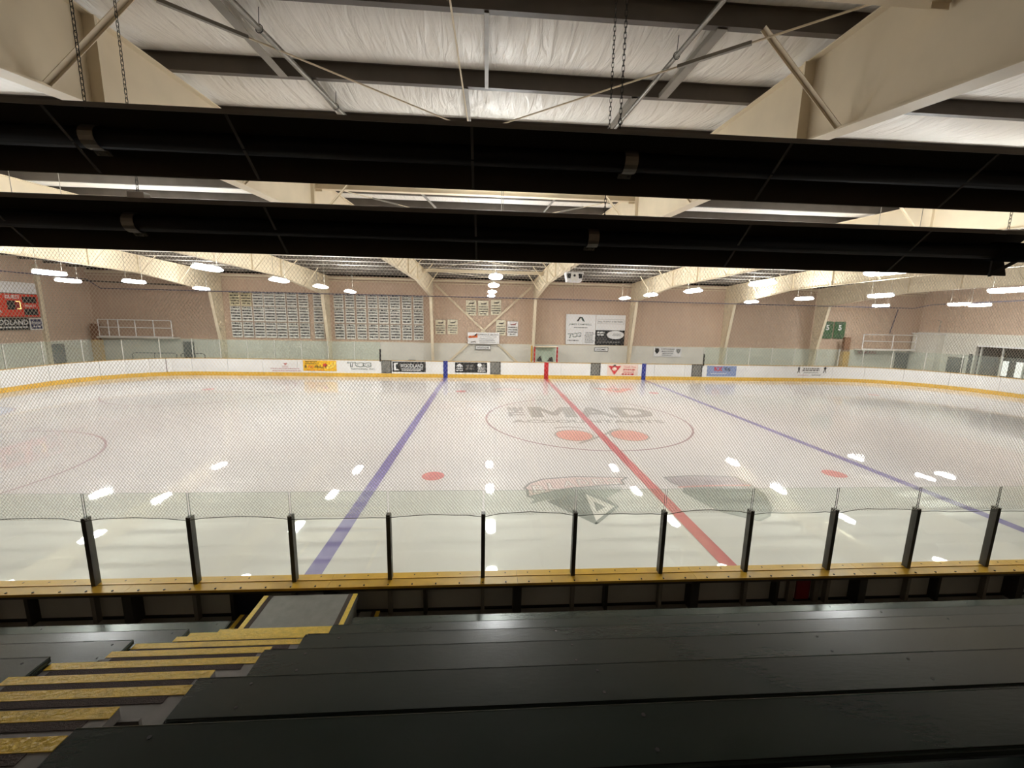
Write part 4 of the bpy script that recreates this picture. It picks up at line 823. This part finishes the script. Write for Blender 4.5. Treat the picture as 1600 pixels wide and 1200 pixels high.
g = thing('wall_panel', (SXp, 27, 5.45), 'blank white panel above the red scoreboard', 'sign'); ebox('panel', 24.5, 29.18, 5.45, 6.15, SIGNW, 0.0, g); ebox('edge_trim', 24.5, 29.2, 5.425, 5.455, INK, 0.01, g)
g = thing('wall_sign', (SXp, 26.7, 3.15), 'black sign with white lettering under the scoreboard', 'sign'); ebox('panel', 25.0, 28.46, 3.15, 3.90, INK, 0.0, g); etext(g, 'WOODLAND', 26.0, 3.48, 2.38, 0.32, SIGNW, 0.01); m1 = MB(); bars(m1, (SXp+0.02, 25.3, 3.28), UY, UZ, 3.0, 0.09, R9); m1.build('small_print', SIGNW, g)
g = thing('wall_sign', (SXp, 28.85, 3.15), 'navy sign with white border under the scoreboard', 'sign'); ebox('border', 28.49, 29.25, 3.13, 3.88, SIGNW, 0.0, g); ebox('panel', 28.55, 29.19, 3.19, 3.82, NAVY, 0.008, g); etext(g, 'Premier', 28.6, 3.5, 0.54, 0.2, SIGNW, 0.02); m1 = MB(); bars(m1, (SXp+0.02, 28.66, 3.3), UY, UZ, 0.42, 0.1, R9); m1.build('small_print', SIGNW, g)

# ------------------------------------------------------------------ other things beyond the boards
t = thing('loudspeaker_cluster', (3.85, 18.0, 6.15), 'white loudspeaker cluster with two dark horns under a roof frame', 'loudspeaker')
m1 = MB(); m1.prism([(3.54, 6.15), (4.16, 6.15), (4.26, 6.56), (3.45, 6.56)], 'y', 17.95, 18.35); m1.build('cabinet', SIGNW, t)
for a in (3.52, 4.02): m1 = MB(); m1.prism([(a+0.02, 6.30), (a+0.15, 6.30), (a+0.17, 6.50), (a, 6.50)], 'y', 17.93, 17.95); m1.build('speaker_grille', INK, t)
m1 = MB(); m1.tube([(3.85, 17.92, 6.42), (3.85, 17.95, 6.42)], 0.05, 14); m1.build('horn', INK, t)
m1 = MB(); m1.box(3.70, 3.99, 17.945, 17.95, 6.2, 6.54); m1.build('front_panel', BANNER, t)
m1 = MB(); m1.tube([(3.72, 18.15, 6.56), (3.72, 18.15, 6.83)], 0.012, 6); m1.tube([(3.98, 18.15, 6.56), (3.98, 18.15, 6.83)], 0.012, 6); m1.build('hanger', BLK, t)
t = thing('score_desk', (4.7, 31.6, 0), 'white timekeeper desk behind the far boards at the red line', 'desk')
m1 = MB(); m1.box(3.5, 5.9, 31.1, 32.3, 1.10, 1.15); m1.build('top', WHITEWALL, t); m1 = MB(); m1.box(3.6, 5.8, 31.2, 32.2, -0.02, 1.10); m1.build('body', WHITEWALL, t)
t = thing('hockey_goal', (4.7, 31.5, 1.15), 'red framed hockey goal with pale net stored behind the far boards', 'hockey goal')
for x in (3.82, 5.60): m1 = MB(); m1.tube([(x, 31.3, 1.15), (x, 31.3, 2.36)], 0.06, 10); m1.build('post', RED, t)
m1 = MB(); m1.tube([(3.82, 31.3, 2.36), (5.60, 31.3, 2.36)], 0.045, 10); m1.build('crossbar', BEIGE, t)
m1 = MB(); m1.tube([(3.6, 31.45, 1.15), (3.6, 31.45, 2.42)], 0.06, 8); m1.build('side_pad', YEL, t)
m1 = MB(); m1.box(3.85, 5.57, 32.0, 32.02, 1.16, 2.3); m1.prism([(31.32, 2.34), (32.0, 2.28), (32.0, 2.30), (31.32, 2.36)], 'x', 3.85, 5.57); m1.build('net', mat('pale_green_net', (190, 204, 186), 0.8), t)
for a, b, z in ((4.05, 4.5, 1.5), (4.9, 5.4, 1.45)): m1 = MB(); m1.prism([(a, 1.16), (b, 1.16), (b-0.12, z+0.1), (a+0.2, z)], 'y', 31.8, 31.9); m1.build('pad', DGATE, t)
def railing(x0, x1, zb, zt, y, xs, label):
    t = thing('pipe_railing', ((x0+x1)/2, y, zb), label, 'railing', 'white pipe railings over the far benches')
    for z in (zt, zb+(zt-zb)*0.55, zb+0.02): m1 = MB(); m1.tube([(x0, y, z), (x1, y, z)], 0.035, 8); m1.build('rail', SIGNW, t)
    for x in xs: m1 = MB(); m1.tube([(x, y, zb), (x, y, zt)], 0.035, 8); m1.build('upright', SIGNW, t)
    m1 = MB(); m1.box(x0-0.1, x1+0.1, y-0.15, WY-0.03, zb-0.1, zb); m1.build('ledge', WHITEWALL, t)
railing(-28.9, -23.7, 2.56, 3.82, 32.3, (-28.9, -28.2, -27.5, -26.3, -25.0, -23.7), 'white pipe railing on a ledge near the scoreboard corner')
railing(31.9, 36.7, 2.52, 3.76, 32.3, (31.9, 34.6, 36.7), 'white pipe railing on a ledge near the lobby corner')
for x, lab in ((-29.15, 'gold and brown painted column in the scoreboard corner'), (30.45, 'gold and brown painted column near the lobby corner')):
    t = thing('painted_column', (x, 32.3, 0), lab, 'column', 'gold and brown columns'); m1 = MB(); m1.box(x-0.28, x+0.28, 32.15, 32.5, -0.02, 2.3); m1.build('gold_base', GOLD, t); m1 = MB(); m1.box(x-0.26, x+0.26, 32.2, 32.45, 2.3, 3.5); m1.build('brown_top', RUST, t)
for xa, xb, lab in ((-26.0, -22.9, 'low black handrail behind the far glass by the grey door'), (-22.6, -20.9, 'short black handrail behind the far glass by the steel column')):
    t = thing('handrail', ((xa+xb)/2, 31.4, 0), lab, 'handrail', 'black handrails'); m1 = MB(); m1.tube([(xa, 31.4, -0.02), (xa, 31.4, 1.35), (xa+0.15, 31.4, 1.45), (xb-0.15, 31.4, 1.45), (xb, 31.4, 1.35), (xb, 31.4, -0.02)], 0.03, 8); m1.build('rail', BLK, t); m1 = MB(); m1.tube([((xa+xb)/2, 31.4, -0.02), ((xa+xb)/2, 31.4, 1.44)], 0.025, 6); m1.build('post', BLK, t)
t = thing('utility_room', (36.9, 31.5, 0), 'white utility room box beside the lobby', 'room')
m1 = MB(); m1.box(37.0, 37.55, 30.9, 32.9, -0.02, 3.9); m1.build('walls', WHITEWALL, t); m1 = MB(); m1.box(36.85, 37.56, 30.8, 32.92, 3.9, 3.98); m1.build('roof', SIGNW, t); m1 = MB(); m1.tube([(36.9, 30.85, 3.98), (36.9, 30.85, 5.0), (36.9, 31.1, 5.05)], 0.03, 6); m1.build('vent_pipe', GREYST, t)

for ob in bpy.data.objects:
    if '_o' in ob.keys(): del ob['_o']
